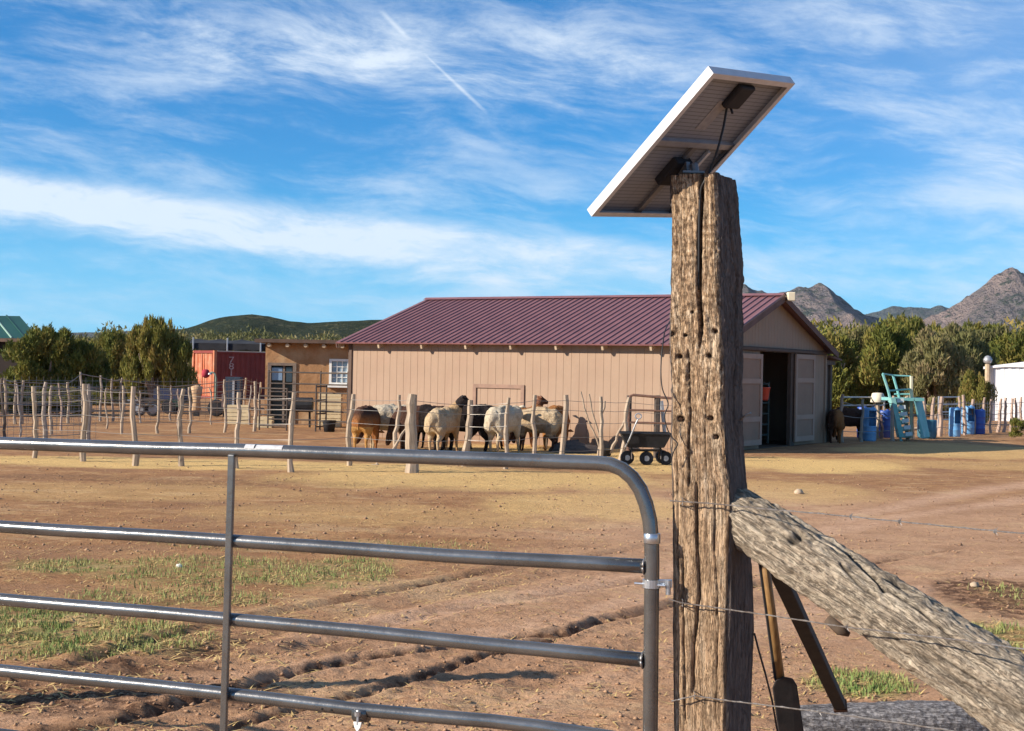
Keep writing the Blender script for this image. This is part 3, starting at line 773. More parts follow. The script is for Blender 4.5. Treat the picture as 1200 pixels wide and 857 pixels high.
# sliding doors hung proud of the gable
door_m = mat('door_paint', (.31, .20, .14), (.28, .18, .125), sc=3, rough=.8)
door_t = mat('door_trim_paint', (.40, .275, .21), (.36, .245, .185), sc=3, rough=.8)
def sliding(y0, y1, z1):
    d = MB().box((.055, y0, .10), (.075, y1, z1)).build('sliding_door', door_m, barn, LOCAL)
    n = 5; w_ = (y1 - y0) / n
    for k in range(1, n): pass
    bw_ = .11
    def tb(a, b): o_ = MB().box(a, b).build('door_trim', door_t, barn, LOCAL); o_.parent = d
    tb((.0755, y0, .10), (.10, y0 + bw_, z1)); tb((.0755, y1 - bw_, .10), (.10, y1, z1))
    for za, zb in ((.10, .22), (.62, .73), (z1 * .69, z1 * .69 + .11), (z1 - .11, z1)):
        tb((.0757, y0 + bw_, za), (.098, y1 - bw_, zb))
    return d
sliding(gy(862).y - .0, gy(888.5).y, gy(885, 415).z); sliding(gy(928).y, gy(950.5).y, gy(945, 416).z)
MB().box((.052, .15, ytop + .02), (.11, BW - .9, ytop + .075)).build('door_track', trim_m, barn, LOCAL)
MB().box((-.06, yo1, .0), (.03, yo1 + .3, ytop)).build('door_post', trim_m, barn, LOCAL)
# gate inside the doorway
pipe_g = mat('grey_green_pipe', (.10, .13, .12), (.07, .09, .085), sc=9, rough=.5, metal=.3)
ig = thing('pipe_gate', BM @ Vector((-.5, yo0, 0)), 'low pipe gate standing just inside the open barn doorway', 'gate', rz=-BA)
for z_ in (.25, .5, .75, 1.0, 1.25, 1.45): MB().tube([(0, .05, z_), (0, yo1 - yo0 - .05, z_)], .024, 6).build('rail', pipe_g, ig, LOCAL)
for y_ in (.05, (yo1 - yo0) - .05): MB().tube([(0, y_, .05), (0, y_, 1.5)], .026, 6).build('post', pipe_g, ig, LOCAL)
red_m = mat('red_plastic', (.75, .10, .05), (.6, .07, .04), sc=3, rough=.45)
p = BM @ Vector((-.22, gy(905).y, 0)); z_ = gy(905, 468).z
bk = thing('bucket', (p.x, p.y, z_ - .03), 'red feed bucket hanging in the open barn doorway', 'bucket')
MB().lathe((0, 0, 0), [(.11, 0), (.12, .04), (.155, .27), (.165, .28), (.165, .30), (.145, .30), (.14, .27), (.1, .02)], 16).build('bucket_body', red_m, bk, LOCAL, smooth=True)
MB().tube([(-.15, 0, .28), (-.1, 0, .38), (0, 0, .42), (.1, 0, .38), (.15, 0, .28)], .005, 5).build('handle', mat('wire_steel', (.3, .3, .3), rough=.4, metal=.8), bk, LOCAL)
# floodlight
p = BM @ roofpt(OE + .12, .05, 1, -.02)
fl = thing('floodlight', p, 'cream floodlight box at the peak of the barn gable', 'light')
cr = mat('cream_plastic', (.75, .66, .48), (.7, .6, .44), sc=4, rough=.5)
MB().box((-.08, -.08, -.1), (.1, .1, .1)).build('housing', cr, fl, LOCAL, bevel=.02); MB().tube([(-.08, 0, 0), (-.2, .05, 0)], .02, 6).build('arm', cr, fl, LOCAL)
# lean-to shelter behind the far corner
lt = thing('lean_to_shelter', BM @ Vector((0, BW, 0)), 'dark open lean to built on the back right corner of the barn', 'shelter', rz=-BA)
for xx, yy in ((-.1, .28), (-.1, .62), (-3.0, .62)):
    MB().box((xx - .06, yy - .06, 0), (xx + .06, yy + .06, 2.05)).build('post', wood_dark, lt, LOCAL)
MB().bar((-4.0, .45, 2.12), (.15, .45, 2.12), .80, .05, side=(0, 1, -.09)).build('roof', mat('rusty_sheet', (.20, .10, .07), (.13, .08, .06), sc=3), lt, LOCAL)
MB().box((-.05, 0.05, 1.95), (.03, .70, 2.06)).build('beam', wood_dark, lt, LOCAL)
MB().box((-4, .66, 0), (-.6, .70, 1.9)).build('back_wall', wood_dark, lt, LOCAL)

# ------------------------------------------------------------------ adobe house
def lin(a0, a1, t): return a0 + (a1 - a0) * t
adobe = mat('adobe_plaster', (.38, .21, .105), (.31, .17, .08), sc=2.2, rough=.95, bump=.03, bsc=5, c3=(.45, .32, .19), sc3=1.3, f3=.6)
AY = 41.5
A0 = W(309.5, 500, AY); A0.z = 0
ah = thing('adobe_house', A0, 'brown adobe house with pole rafters left of the barn', 'house')
HT = W(330, 402, AY).z; AWd = 5.2
def ax(px): return W(px, 450, AY).x - A0.x
def az_(py, px=350): return W(px, py, AY).z
dx0, dx1, dz1 = ax(315.5), ax(345), az_(429)
wx0, wx1, wz0, wz1 = ax(385.5), ax(409.5), az_(450.5), az_(420)
wl = MB()
for x0, x1, z0, z1 in ((0, dx0, 0, HT), (dx0, dx1, dz1, HT), (dx1, wx0, 0, HT), (wx0, wx1, 0, wz0), (wx0, wx1, wz1, HT), (wx1, AWd, 0, HT)):
    wl.box((x0, 0, z0), (x1, .3, z1))
wl.box((0, .3, 0), (.3, 4.5, HT)).box((AWd - .3, .3, 0), (AWd, 4.5, HT)).box((.3, 4.2, 0), (AWd - .3, 4.5, HT))
wl.build('wall', adobe, ah, LOCAL)
MB().box((-.25, -.42, HT), (AWd + .3, 4.8, HT + .10)).build('roof', trim_m, ah, LOCAL)
for k in range(9):
    x_ = .15 + k * .52; MB().tube([(x_, -.36, HT - .07), (x_, .0, HT - .07)], .055, 8).build('rafter_end', wood_pale, ah, LOCAL)
blk = mat('dark_glass', (.03, .045, .06), rough=.12, spec=.8)
dr = MB().box((dx0 + .02, .10, 0), (dx1 - .02, .14, dz1 - .02)).build('door', mat('screen_door_dark', (.035, .05, .045), (.05, .06, .055), sc=4), ah, LOCAL)
for a, b in (((dx0 - .05, -.03, 0), (dx0 + .05, .1, dz1)), ((dx1 - .05, -.03, 0), (dx1 + .05, .1, dz1)), ((dx0 - .05, -.032, dz1), (dx1 + .05, .1, dz1 + .08)), ((dx0 + .38, .03, 0), (dx0 + .44, .1, dz1))):
    o_ = MB().box(a, b).build('door_frame', mat('door_frame_grey', (.22, .17, .13), (.16, .12, .1), sc=5), ah, LOCAL)
o_ = MB().box((dx0 + .06, .04, dz1 - .42), (dx0 + .36, .095, dz1 - .06)).build('pane', mat('bluish_glass', (.18, .26, .38), rough=.15, spec=.9), ah, LOCAL); o_.parent = dr
o_ = MB().box((dx0 + .47, .04, dz1 - .46), (dx1 - .08, .095, dz1 - .05)).build('pane', blk, ah, LOCAL); o_.parent = dr
wt = mat('white_window_paint', (.80, .80, .76), (.72, .72, .69), sc=6, rough=.5)
wn = MB()
wn.box((wx0, -.03, wz0), (wx0 + .07, .12, wz1)).box((wx1 - .07, -.03, wz0), (wx1, .12, wz1)).box((wx0 + .07, -.03, wz0), (wx1 - .07, .12, wz0 + .07)).box((wx0 + .07, -.03, wz1 - .07), (wx1 - .07, .12, wz1))
wn = wn.build('window', wt, ah, LOCAL)
gl_ = mat('window_glass', (.30, .38, .44), (.24, .31, .38), sc=5, rough=.15, spec=.8)
for i_ in range(3):
    for j_ in range(4):
        x0, x1 = lin(wx0 + .07, wx1 - .07, i_ / 3), lin(wx0 + .07, wx1 - .07, (i_ + 1) / 3); z0, z1 = lin(wz0 + .07, wz1 - .07, j_ / 4), lin(wz0 + .07, wz1 - .07, (j_ + 1) / 4)
        o_ = MB().box((x0 + .010, .05, z0 + .010), (x1 - .010, .06, z1 - .010)).build('pane', gl_, ah, LOCAL); o_.parent = wn
mb = MB()
for i_ in (1, 2): x0 = lin(wx0 + .07, wx1 - .07, i_ / 3); mb.box((x0 - .010, .02, wz0 + .07), (x0 + .010, .05, wz1 - .07))
for j_ in (1, 2, 3): z0 = lin(wz0 + .07, wz1 - .07, j_ / 4); mb.box((wx0 + .07, .023, z0 - .010), (wx1 - .07, .047, z0 + .010))
o_ = mb.build('muntins', wt, ah, LOCAL); o_.parent = wn
MB().box((wx0 - .05, -.10, wz0 - .07), (wx1 + .05, -.002, wz0 - .003)).build('window_sill', wt, ah, LOCAL)

# ------------------------------------------------------------------ shipping container
CY = 73.0; c0 = W(251, 460, CY); c0.z = 0
th_ = math.radians(52)
cont = thing('shipping_container', c0, 'rusty orange and red shipping container with white numerals on its side', 'container')
dL = Vector((-math.cos(th_), math.sin(th_), 0)); dR = Vector((math.sin(th_), math.cos(th_), 0))
WC, LC, HC = 2.35, 6.06, W(251, 411, CY).z
org_m = mat('faded_orange_paint', (.44, .12, .055), (.50, .19, .10), sc=2.2, rough=.7, c3=(.56, .34, .23), sc3=2.0, f3=.45)
red_c = mat('dark_red_paint', (.24, .045, .035), (.19, .038, .03), sc=2, rough=.65)
def corr(p0, d, nrm, L, z0, z1, pitch=.28, dep=.045):
    mb = MB(); pr = []; t = 0
    while t < L - pitch * .5: pr += [(t, 0), (t + pitch * .35, 0), (t + pitch * .5, -dep), (t + pitch * .85, -dep)]; t += pitch
    pr.append((L, 0)); n = len(pr)
    for z in (z0, z1):
        for a, b in pr: mb.v.append(Vector(p0) + d * a + nrm * b + Vector((0, 0, z)))
    for k in range(n - 1): mb.f.append((k, k + 1, n + k + 1, n + k))
    return mb
nL = -dR; nR = -dL * 1.0
nR = Vector((math.cos(th_), -math.sin(th_), 0))
Z0 = Vector((0, 0, 0))
for k in range(2):
    o_ = corr(dL * (.06 + k * (WC - .12) / 2) + nL * .0, dL, nL, (WC - .16) / 2, .12, HC - .12, .24, .03).build('container_door', org_m, cont, LOCAL)
    for q in (.25, .8):
        a_ = dL * (.06 + k * (WC - .12) / 2 + q) + nL * .05
        r_ = MB().tube([a_ + Vector((0, 0, .15)), a_ + Vector((0, 0, HC - .15))], .018, 6).build('lock_rod', mat('faded_rod', (.70, .42, .28), rough=.6), cont, LOCAL); r_.parent = o_
corr(dR * .1, dR, nR, LC - .2, .14, HC - .12).build('side_wall', red_c, cont, LOCAL)
corr(dR * .1 + dL * WC, dR, -nR, LC - .2, .14, HC - .12).build('side_wall', red_c, cont, LOCAL)
mb = MB()
for a_, b_ in ((Z0, dL * WC), (Z0, dR * LC), (dL * WC, dL * WC + dR * LC), (dR * LC, dR * LC + dL * WC)):
    for z in (.07, HC - .06): mb.bar(a_ + Vector((0, 0, z)), b_ + Vector((0, 0, z)), .13, .12)
mb.build('frame_rail', red_c, cont, LOCAL)
for a_ in (Z0, dL * WC, dR * LC, dL * WC + dR * LC): MB().bar(a_ + Vector((0, 0, 0)), a_ + Vector((0, 0, HC + .005)), .15, .15, side=dL).build('corner_post', org_m if a_ != dR * LC else red_c, cont, LOCAL)
MB().add([Z0 + Vector((0, 0, HC - .02)), dL * WC + Vector((0, 0, HC - .02)), dL * WC + dR * LC + Vector((0, 0, HC - .02)), dR * LC + Vector((0, 0, HC - .02))], [(0, 1, 2, 3)]).build('roof', red_c, cont, LOCAL)
MB().bar(dR * .1 + nR * .07 + Vector((0, 0, HC - .02)), dR * LC + nR * .07 + Vector((0, 0, HC - .02)), .05, .05).build('top_edge_strip', mat('pale_strip', (.5, .42, .36), rough=.7), cont, LOCAL)
# numerals
wpaint = mat('white_lettering', (.55, .42, .40), (.35, .18, .16), sc=6, rough=.7)
def numeral(ch, along, z, size):
    cu = D.curves.new('numeral', 'FONT'); cu.body = ch; cu.size = size; cu.extrude = .004; cu.align_x = 'CENTER'
    to = D.objects.new('tmp', cu); COL.objects.link(to)
    dg = bpy.context.evaluated_depsgraph_get(); me = D.meshes.new_from_object(to.evaluated_get(dg)); D.objects.remove(to)
    me.name = 'numeral'; me.materials.clear(); me.materials.append(wpaint)
    o_ = D.objects.new('numeral', me); COL.objects.link(o_); o_.parent = cont
    Xa = dR; Za = Vector((0, 0, 1)); Ya = Za.cross(Xa) * -1
    M = Matrix((Xa * 1.35, Za, nR)).transposed().to_4x4(); M.translation = dR * along + nR * .012 + Vector((0, 0, z)); o_.matrix_local = M
ac = .0
q = onplane(271, 430, c0, nR); along = (q - Vector(c0)).dot(dR)
for ch, py in (('7', 425.5), ('8', 433), ('1', 440.5)):
    numeral(ch, along, onplane(271, py, c0, nR).z, .46)
# black shade roof beyond it
s0 = W(214, 440, 79); s1 = W(309, 440, 79)
sh = thing('shade_canopy', (s0.x, 79, 0), 'black shade canopy on thin poles above the shipping container', 'canopy')
zb, zt = W(260, 410, 79).z, W(260, 396, 79).z; L_ = s1.x - s0.x
blackc = mat('black_shade_cloth', (.018, .018, .022), (.03, .03, .034), sc=2, rough=.9)
mb = MB(); n = 14
for j, (yy, zz_) in enumerate(((0, zb), (0, zb + .35), (3.5, zt), (3.55, zb))):
    for k in range(n + 1): mb.v.append(Vector((L_ * k / n, yy, zz_ - (.05 * math.sin(k * 2.2) if j == 0 else 0) - (.08 * abs(math.sin(k * 1.57 / 2)) if j == 2 else 0))))
for j in range(3):
    for k in range(n): a = j * (n + 1) + k; mb.f.append((a, a + 1, a + n + 2, a + n + 1))
mb.build('cloth', blackc, sh, LOCAL)
steel = mat('galvanised_pipe', (.42, .43, .45), (.34, .35, .37), sc=9, rough=.45, metal=.5)
for px in (226, 266, 305):
    x_ = W(px, 440, 79).x - s0.x; MB().tube([(x_, -.05, 0), (x_, -.05, zt)], .045, 6).build('pole', steel, sh, LOCAL)

# ------------------------------------------------------------------ green roofed house, left edge
GY = 60.0
gr_m = mat('green_metal_roof', (.014, .065, .046), (.011, .052, .038), sc=1, rough=.4, spec=.5)
gs_m = mat('pale_green_seam', (.28, .42, .34), rough=.5)
P_ = W(44, 440, GY + 3); P_.z = 0
gh = thing('green_roofed_house', P_, 'dark house with green metal roof at the left edge', 'house')
def gw(px, py, Y): p = W(px, py, Y); return p - Vector(gh.location)
L0 = 16.0
rdg = gw(23, 370.5, GY + 3); evf = gw(29, 399.5, GY); evr = gw(48, 392, GY + 6)
ra = Vector((-1, .18, 0)).normalized()
ev = gw(46, 397, GY)
mb = MB(); rdgL = rdg + ra * L0; evL = ev + ra * L0; evb = Vector((rdg.x + (rdg.x - ev.x) * .2, rdg.y * 2 - ev.y, ev.z))
mb.add([rdg, rdgL, evL, ev, evb, evb + ra * L0], [(0, 1, 2, 3), (0, 4, 5, 1)]); mb.build('roof', gr_m, gh, LOCAL)
for k in range(1, 26):
    t = k * .62; a_ = rdg + ra * t; b_ = ev + ra * t; MB().bar(a_ + Vector((0, 0, .02)), b_ + Vector((0, 0, .02)), .05, .05).build('seam', gs_m if k % 2 == 0 else gr_m, gh, LOCAL)
wb = mat('dark_brown_wall', (.022, .014, .012), (.016, .011, .01), sc=1.5)
e_ = ev + ra * .5 + Vector((0, .5, 0)); eb = evb + ra * .5 + Vector((0, -.5, 0)); mb = MB()
corners = [e_, e_ + ra * (L0 - 1), eb + ra * (L0 - 1), eb]
for k in range(4):
    a_, b_ = corners[k], corners[(k + 1) % 4]; mb.add([(a_.x, a_.y, 0), (b_.x, b_.y, 0), (b_.x, b_.y, ev.z - .02), (a_.x, a_.y, ev.z - .02)], [(0, 1, 2, 3)])
mb.add([(e_.x, e_.y, ev.z - .02), (eb.x, eb.y, ev.z - .02), rdg + ra * .5 + Vector((0, 0, -.1))], [(0, 1, 2)])
mb.build('wall', wb, gh, LOCAL)
MB().bar(ev + Vector((0, 0, -.08)), ev + ra * L0 + Vector((0, 0, -.08)), .14, .04).build('fascia', trim_m, gh, LOCAL)

# ------------------------------------------------------------------ white shed, right
SY = 60.0
q0 = W(1156, 450, SY); ws = thing('white_shed', (q0.x, SY, 0), 'white metal shed or tank house with pale grey roof at the right edge', 'shed', rz=-.62)
wh = mat('white_sheet_metal', (.80, .80, .80), (.74, .75, .77), sc=1.2, rough=.5)
zt0, zt1 = W(1158, 430, SY).z, W(1203, 423, SY).z
corr(Vector((0, 0, 0)), Vector((1, 0, 0)), Vector((0, -1, 0)), 5.0, 0, zt0, .3, .03).build('wall', wh, ws, LOCAL)
MB().box((0, .06, 0), (.05, 4.5, zt0)).box((5.0, .06, 0), (5.05, 4.5, zt0)).box((.06, 4.4, 0), (5.0, 4.45, zt0)).build('side_wall', wh, ws, LOCAL)
mb = MB(); n = 12
for k in range(n + 1):
    t = k / n; x_ = -.1 + 5.3 * t; z_ = zt0 + (zt1 - zt0) * 1.7 * math.sin(t * math.pi / 2)
    mb.v += [Vector((x_, -.12, z_)), Vector((x_, 4.6, z_)), Vector((x_, -.12, min(zt0, z_ - .1)))]
for k in range(n): a = k * 3; mb.f += [(a, a + 3, a + 4, a + 1), (a + 2, a + 5, a + 3, a)]
mb.build('roof', mat('pale_grey_sheet', (.62, .63, .66), (.55, .56, .6), sc=3, rough=.5), ws, LOCAL)
MB().tube([(.1, -.2, 0), (.1, -.2, zt0 + .1)], .11, 8).build('post', wood_pale, ws, LOCAL)
MB().lathe((.1, -.2, zt0 + .1), [(.05, 0), (.17, .08), (.19, .2), (.12, .32), (.03, .36)], 10).build('vent_cap', steel, ws, LOCAL, smooth=True)

# ------------------------------------------------------------------ fences in the distance
post_m = mat('silvery_post_wood', (.44, .345, .255), (.29, .225, .165), sc=14, stretch=(1, 1, .12), bump=.006, c3=(.30, .23, .17), sc3=3, f3=.6)
post_d = mat('grey_post_wood', (.36, .30, .25), (.27, .22, .18), sc=14, stretch=(1, 1, .12), bump=.006)
post_r = mat('pinkish_post_wood', (.44, .32, .25), (.32, .23, .18), sc=14, stretch=(1, 1, .12), c3=(.2, .15, .12), sc3=3, f3=.6)
wire_m = mat('dull_fence_wire', (.30, .28, .26), rough=.5, metal=.6)
def stick(bot, top, r, parent, m_=None, seed=0, name='post', n=7):
    rr = random.Random(seed); bot = Vector(bot); top = Vector(top); pts = []; rs = []
    k = 9; wx_, wy_ = rr.uniform(-1, 1), rr.uniform(-1, 1)
    for i_ in range(k):
        t = i_ / (k - 1); p_ = bot.lerp(top, t)
        p_ += Vector((math.sin(t * 5 + wx_ * 3) * .024 + rr.uniform(-.016, .016), math.sin(t * 4 + wy_ * 3) * .015, 0)) * (1 if 0 < i_ else .3)
        pts.append(p_); rs.append(r * .80 * (1.1 - .28 * t) * rr.uniform(.86, 1.14))
    mb = MB().tube([pts[0] - Vector((0, 0, .25))] + pts, [rs[0]] + rs, n)
    return mb.build(name, m_ or post_m, parent, smooth=False)
def fence(name, label, posts, wires, r=.05, m_=None, wr=.004):
    """posts: (px, ytop, ybase[, tilt px[, radius[, material]]]), posts stand on the ground"""
    b0 = G(posts[0][0], posts[0][2]); f = thing(name, (b0.x, b0.y, 0), label, 'fence'); tops = []
    for k, ps in enumerate(posts):
        px, yt, yb = ps[:3]; tilt = ps[3] if len(ps) > 3 else 0; rad = ps[4] if len(ps) > 4 and ps[4] else r
        mm = ps[5] if len(ps) > 5 else (m_ or post_m)
        b_ = G(px, yb); t_ = W(px + tilt, yt, b_.y)
        stick((b_.x, b_.y, 0), t_, rad, f, mm, seed=k + len(posts)); tops.append((b_, t_))
    for h_ in wires:
        mb = MB(); pts = []
        for b_, t_ in tops: pts.append(Vector((b_.x, b_.y - .05, 0)) + (t_ - Vector((b_.x, b_.y, 0))) * (h_ / 1.25))
        out_ = [pts[0]]
        for a_, c_ in zip(pts[:-1], pts[1:]):
            mid = (a_ + c_) / 2; mid.z -= .012; out_ += [mid, c_]
        mb.tube(out_, wr, 4).build('wire', wire_m, f)
    return f, tops
near = [(-40, 452, 538, 0), (40, 453, 537, 2), (98, 450, 541, 1, .062), (158, 453, 546, 0, .06), (212, 456, 546, 1), (277, 460, 549, 2, .052), (341, 460, 553, 1, .055), (409, 462, 546, 4, .06),
        (482, 462, 554, 1, .115), (544, 469, 547, 8, .075), (592, 466, 550, 3, .05), (625, 463, 546, 2, .05), (660, 463, 545, 3, .062), (703, 465, 543, 3, .048), (727, 466, 540, 11, .055), (790, 470, 540, 0)]
fence('stick_fence', 'near row of pale crooked stick posts with wire in front of the sheep', near, (.25, .5, .75, .98, 1.15), .052)
fence('wire_fence', 'row of thin pale posts with wire in the middle of the pen',
      [(60, 452, 510), (143, 452, 509, 2), (185, 453, 508, 1), (222, 454, 508, 1), (263, 445, 507, 1), (298, 447, 506, 2, .055)], (.3, .6, .9, 1.15), .045, wr=.006)
fence('wire_fence', 'grey wire fence and posts round the pen at the far left', [(-30, 445, 527, 0, .03, wood_dark), (4, 443, 527, 0, .035, wood_dark), (53, 448, 523, 0, .055, post_d), (104, 450, 519, 0, .06, post_d)], (.2, .4, .6, .8, 1.0, 1.15), .045, post_d, wr=.008)
fence('wire_fence', 'farthest row of grey posts and mesh under the left junipers', [(-20, 444, 498), (6, 443, 498), (18, 446, 497), (26, 446, 497), (80, 448, 496, 0), (96, 436, 495, 0, .04, post_d), (118, 440, 494, 0, .045, post_d), (132, 444, 494, 0, .045, post_d), (142, 443, 494, 0, .04, post_d), (200, 452, 493, 0, .04, post_d), (287, 443, 492, 0), (305, 448, 492)], (.3, .6, .9, 1.2), .05, wr=.012)
fence('corral_fence', 'crooked corral fence of grey posts behind the teal platform and blue barrels',
      [(986, 462, 519, 0, .06), (1010, 468, 518, 0, .05, post_d), (1046, 464, 517, 0, .065), (1063, 464, 516, 0, .06), (1069, 463, 515, 0, .06), (1083, 466, 514, 0, .06), (1092, 466, 513, 2, .07), (1101, 465, 512, 3, .085), (1125, 465, 511, -1, .05), (1130, 463, 510, 0, .07),
       (1141, 468, 509, 0, .07), (1152, 466, 508, 1, .06), (1161, 468, 508, 0, .05), (1169, 467, 507, 5, .07), (1176, 466, 507, 4, .06), (1184, 467, 506, 3, .06), (1190, 466, 506, 0, .06), (1196, 465, 505, 1, .06), (1215, 465, 504, 0, .06), (1235, 463, 503, 0, .06)], (.3, .7, 1.05), .05, post_r, wr=.008)
def mesh_netting(px0, yb0, px1, yb1, h_, step, label, m_=None, rad=.004):
    a_, b_ = G(px0, yb0), G(px1, yb1); a_.z = b_.z = 0; L = (b_ - a_).length; n = int(L / step); f = thing('netting_fence', a_, label, 'netting'); mb = MB()
    for k in range(n + 1): p = a_.lerp(b_, k / n); mb.tube([p, p + Vector((0, 0, h_))], rad, 3, caps=False)
    for k in range(8): mb.tube([a_ + Vector((0, 0, .05 + h_ * k / 8)), b_ + Vector((0, 0, .05 + h_ * k / 8))], rad, 3, caps=False)
    o = mb.build('wire_mesh', m_ or wire_m, f); o['kind'] = 'stuff'; return f
mesh_netting(-30, 524, 112, 517, 1.2, .16, 'wire netting on the grey posts at the far left of the pen')
mesh_netting(-20, 496.5, 300, 491, 1.25, .22, 'long wire netting in front of the left junipers and the container', rad=.006)
mesh_netting(1108, 509.5, 1200, 504.5, 1.0, .22, 'wire netting behind the blue barrels and the right hand posts', rad=.006)
stakes = [(24, 450, 512), (72, 449, 505), (125, 455, 503), (165, 458, 496), (208, 456, 499), (248, 455, 498), (292, 452, 498)]
sf = thing('stake_fence', G(150, 500), 'loose row of thin grey stakes scattered along the far left pen', 'fence')
for k, (px, yt, yb) in enumerate(stakes):
    b_ = G(px, yb); stick((b_.x, b_.y, 0), W(px + random.uniform(-3, 3), yt, b_.y), .03, sf, (post_d, post_r, post_m)[k % 3], seed=k + 40, name='stake')
# loose poles propped at those fences
def pole(px0, py0, px1, py1, Y, r, label, m_=None, Y1=None):
    a_, b_ = W(px0, py0, Y), W(px1, py1, Y1 or Y)
    o = stick(a_ + Vector((0, 0, .25)) * 0, b_, r, None, m_, seed=int(px0), name='wooden_pole'); tag(o, label, 'pole'); return o
pole(456, 531, 481, 498, 25.4, .035, 'pale pole propped slantwise on the thick post of the stick fence')
pole(430, 549, 444, 543, 24.6, .04, 'short pale pole lying on the ground under the slanting pole')
pole(463, 523, 468, 463, 26.6, .05, 'slim leaning post behind the cream sheep')
pole(1094, 511, 1104, 482, 43.0, .07, 'short pole bracing the corral post right of the teal platform')
for k, (a, b_, lab) in enumerate((((705, 534), (680, 459), 'leftmost thin stick fanning out of the small black tub'), ((706, 534), (692, 462), 'middle thin stick standing in the small black tub'), ((711, 534), (737, 487), 'thick stick leaning right out of the small black tub'), ((701, 530), (709, 470), 'short upright stick in the small black tub'))):
    pole(a[0], a[1], b_[0], b_[1], 28.3, (.022, .024, .04, .03)[k], lab)
rub = mat('black_rubber', (.012, .013, .016), (.024, .024, .028), sc=6, rough=.7)
p = G(708, 535); tb = MB().lathe((0, 0, 0), [(.10, 0), (.13, .02), (.155, .13), (.16, .14), (.14, .14), (.12, .03)], 14)
tb.v = [v + Vector((p.x, p.y, 0)) for v in tb.v]; o = tb.build('rubber_tub', rub, smooth=True); tag(o, 'small black tub holding sticks beside the fence', 'tub')
# rubber heap against the wall
p = W(681, 527, 29.6); mb = MB()
n1, n2 = 18, 8
for j in range(n2 + 1):
    for k in range(n1):
        a = 2 * math.pi * k / n1; e_ = j / n2 * math.pi / 2
        rr = math.cos(e_) * (1 + .08 * math.sin(a * 3)); mb.v.append(Vector((p.x - .05 + .62 * rr * math.cos(a), p.y + .4 * rr * math.sin(a), -.02 + .24 * math.sin(e_) * (1 - .2 * math.cos(a)))))
for j in range(n2):
    for k in range(n1): mb.f.append((j * n1 + k, j * n1 + (k + 1) % n1, (j + 1) * n1 + (k + 1) % n1, (j + 1) * n1 + k))
o = mb.build('feed_pile', mat('dark_heap', (.07, .055, .05), (.11, .085, .07), sc=12, bump=.02), smooth=True); tag(o, 'low dark heap lying against the barn wall right of the brown sheep', 'heap')

# ------------------------------------------------------------------ corral panels by the house
dk_pipe = mat('dark_pipe', (.06, .05, .045), (.10, .075, .06), sc=9, rough=.6, metal=.2)
def panel(p0, p1, ztop, zs, label, name='pipe_fence', m_=None, r=.022, grp='corral panels'):
    t = thing(name, p0, label, 'fence', grp); m_ = m_ or dk_pipe
    p0, p1 = Vector(p0), Vector(p1)
    MB().tube([p0 + Vector((0, 0, .0)), p0 + Vector((0, 0, ztop))], r, 6).build('post', m_, t)
    MB().tube([p1 + Vector((0, 0, .0)), p1 + Vector((0, 0, ztop))], r, 6).build('post', m_, t)
    for z in zs: MB().tube([p0 + Vector((0, 0, z)), p1 + Vector((0, 0, z))], r * .9, 6).build('rail', m_, t)
    return t
def gp(px, Y): p = W(px, 440, Y); return Vector((p.x, Y, 0))
zs = [.25, .5, .75, .98, 1.2, 1.5]
panel(gp(305, 37.5), gp(337, 37.2), 1.1, [.12, .4, .65, .88, 1.08], 'low dark corral panel in front of the house door')
panel(gp(315, 38.6), gp(376, 38.2), 1.55, zs, 'tall dark corral panel between the house door and window')
panel(gp(376, 37.8), gp(408, 37.4), 1.55, zs, 'dark corral panel under the white window by the barn corner')
panel(gp(371, 37.1), gp(383, 38.0), 1.2, [.12, .45, .8, 1.15], 'narrow dark panel set at an angle before the house')
# black feeder on legs, bucket, crate
p = gp(353, 39.6); t = thing('grill', p, 'black barrel grill on legs between the house door and window', 'grill')
MB().tube([p + Vector((-.33, 0, .62)), p + Vector((.33, 0, .62))], .2, 12).build('drum', rub, t)
for q in (-.25, .25): MB().tube([p + Vector((q, 0, .45)), p + Vector((q, .05, 0))], .03, 6).build('leg', rub, t)
p = gp(387, 37.0); mb = MB().lathe((p.x, p.y, 0), [(.13, 0), (.17, .28), (.175, .3), (.15, .3), (.12, .05)], 14); o = mb.build('bucket', rub, smooth=True); tag(o, 'small black bucket on the ground below the white window', 'bucket')
cwood = mat('crate_wood', (.66, .54, .34), (.55, .44, .27), sc=5)
def crate(px, Y, w_, h_, label):
    p = gp(px, Y); t = thing('wooden_crate', p, label, 'crate'); n = max(3, int(h_ / .11))
    for k in range(n):
        z = h_ * k / n
        for a, b in (((-w_ / 2, -.2, z + .008), (w_ / 2, -.18, z + h_ / n - .008)), ((-w_ / 2, .18, z + .008), (w_ / 2, .2, z + h_ / n - .008)), ((-w_ / 2, -.18, z + .01), (-w_ / 2 + .02, .18, z + h_ / n - .01)), ((w_ / 2 - .02, -.18, z + .01), (w_ / 2, .18, z + h_ / n - .01))):
            MB().box(a, b).build('slat', cwood, t, LOCAL)
    return t
crate(388, 40.4, .62, .95, 'tall pale crate stood against the house under the window')
crate(310, 39.0, .5, .3, 'low pale crate behind the low corral panel')
crate(281, 41.0, .6, .55, 'pale crate left of the corner of the adobe house')

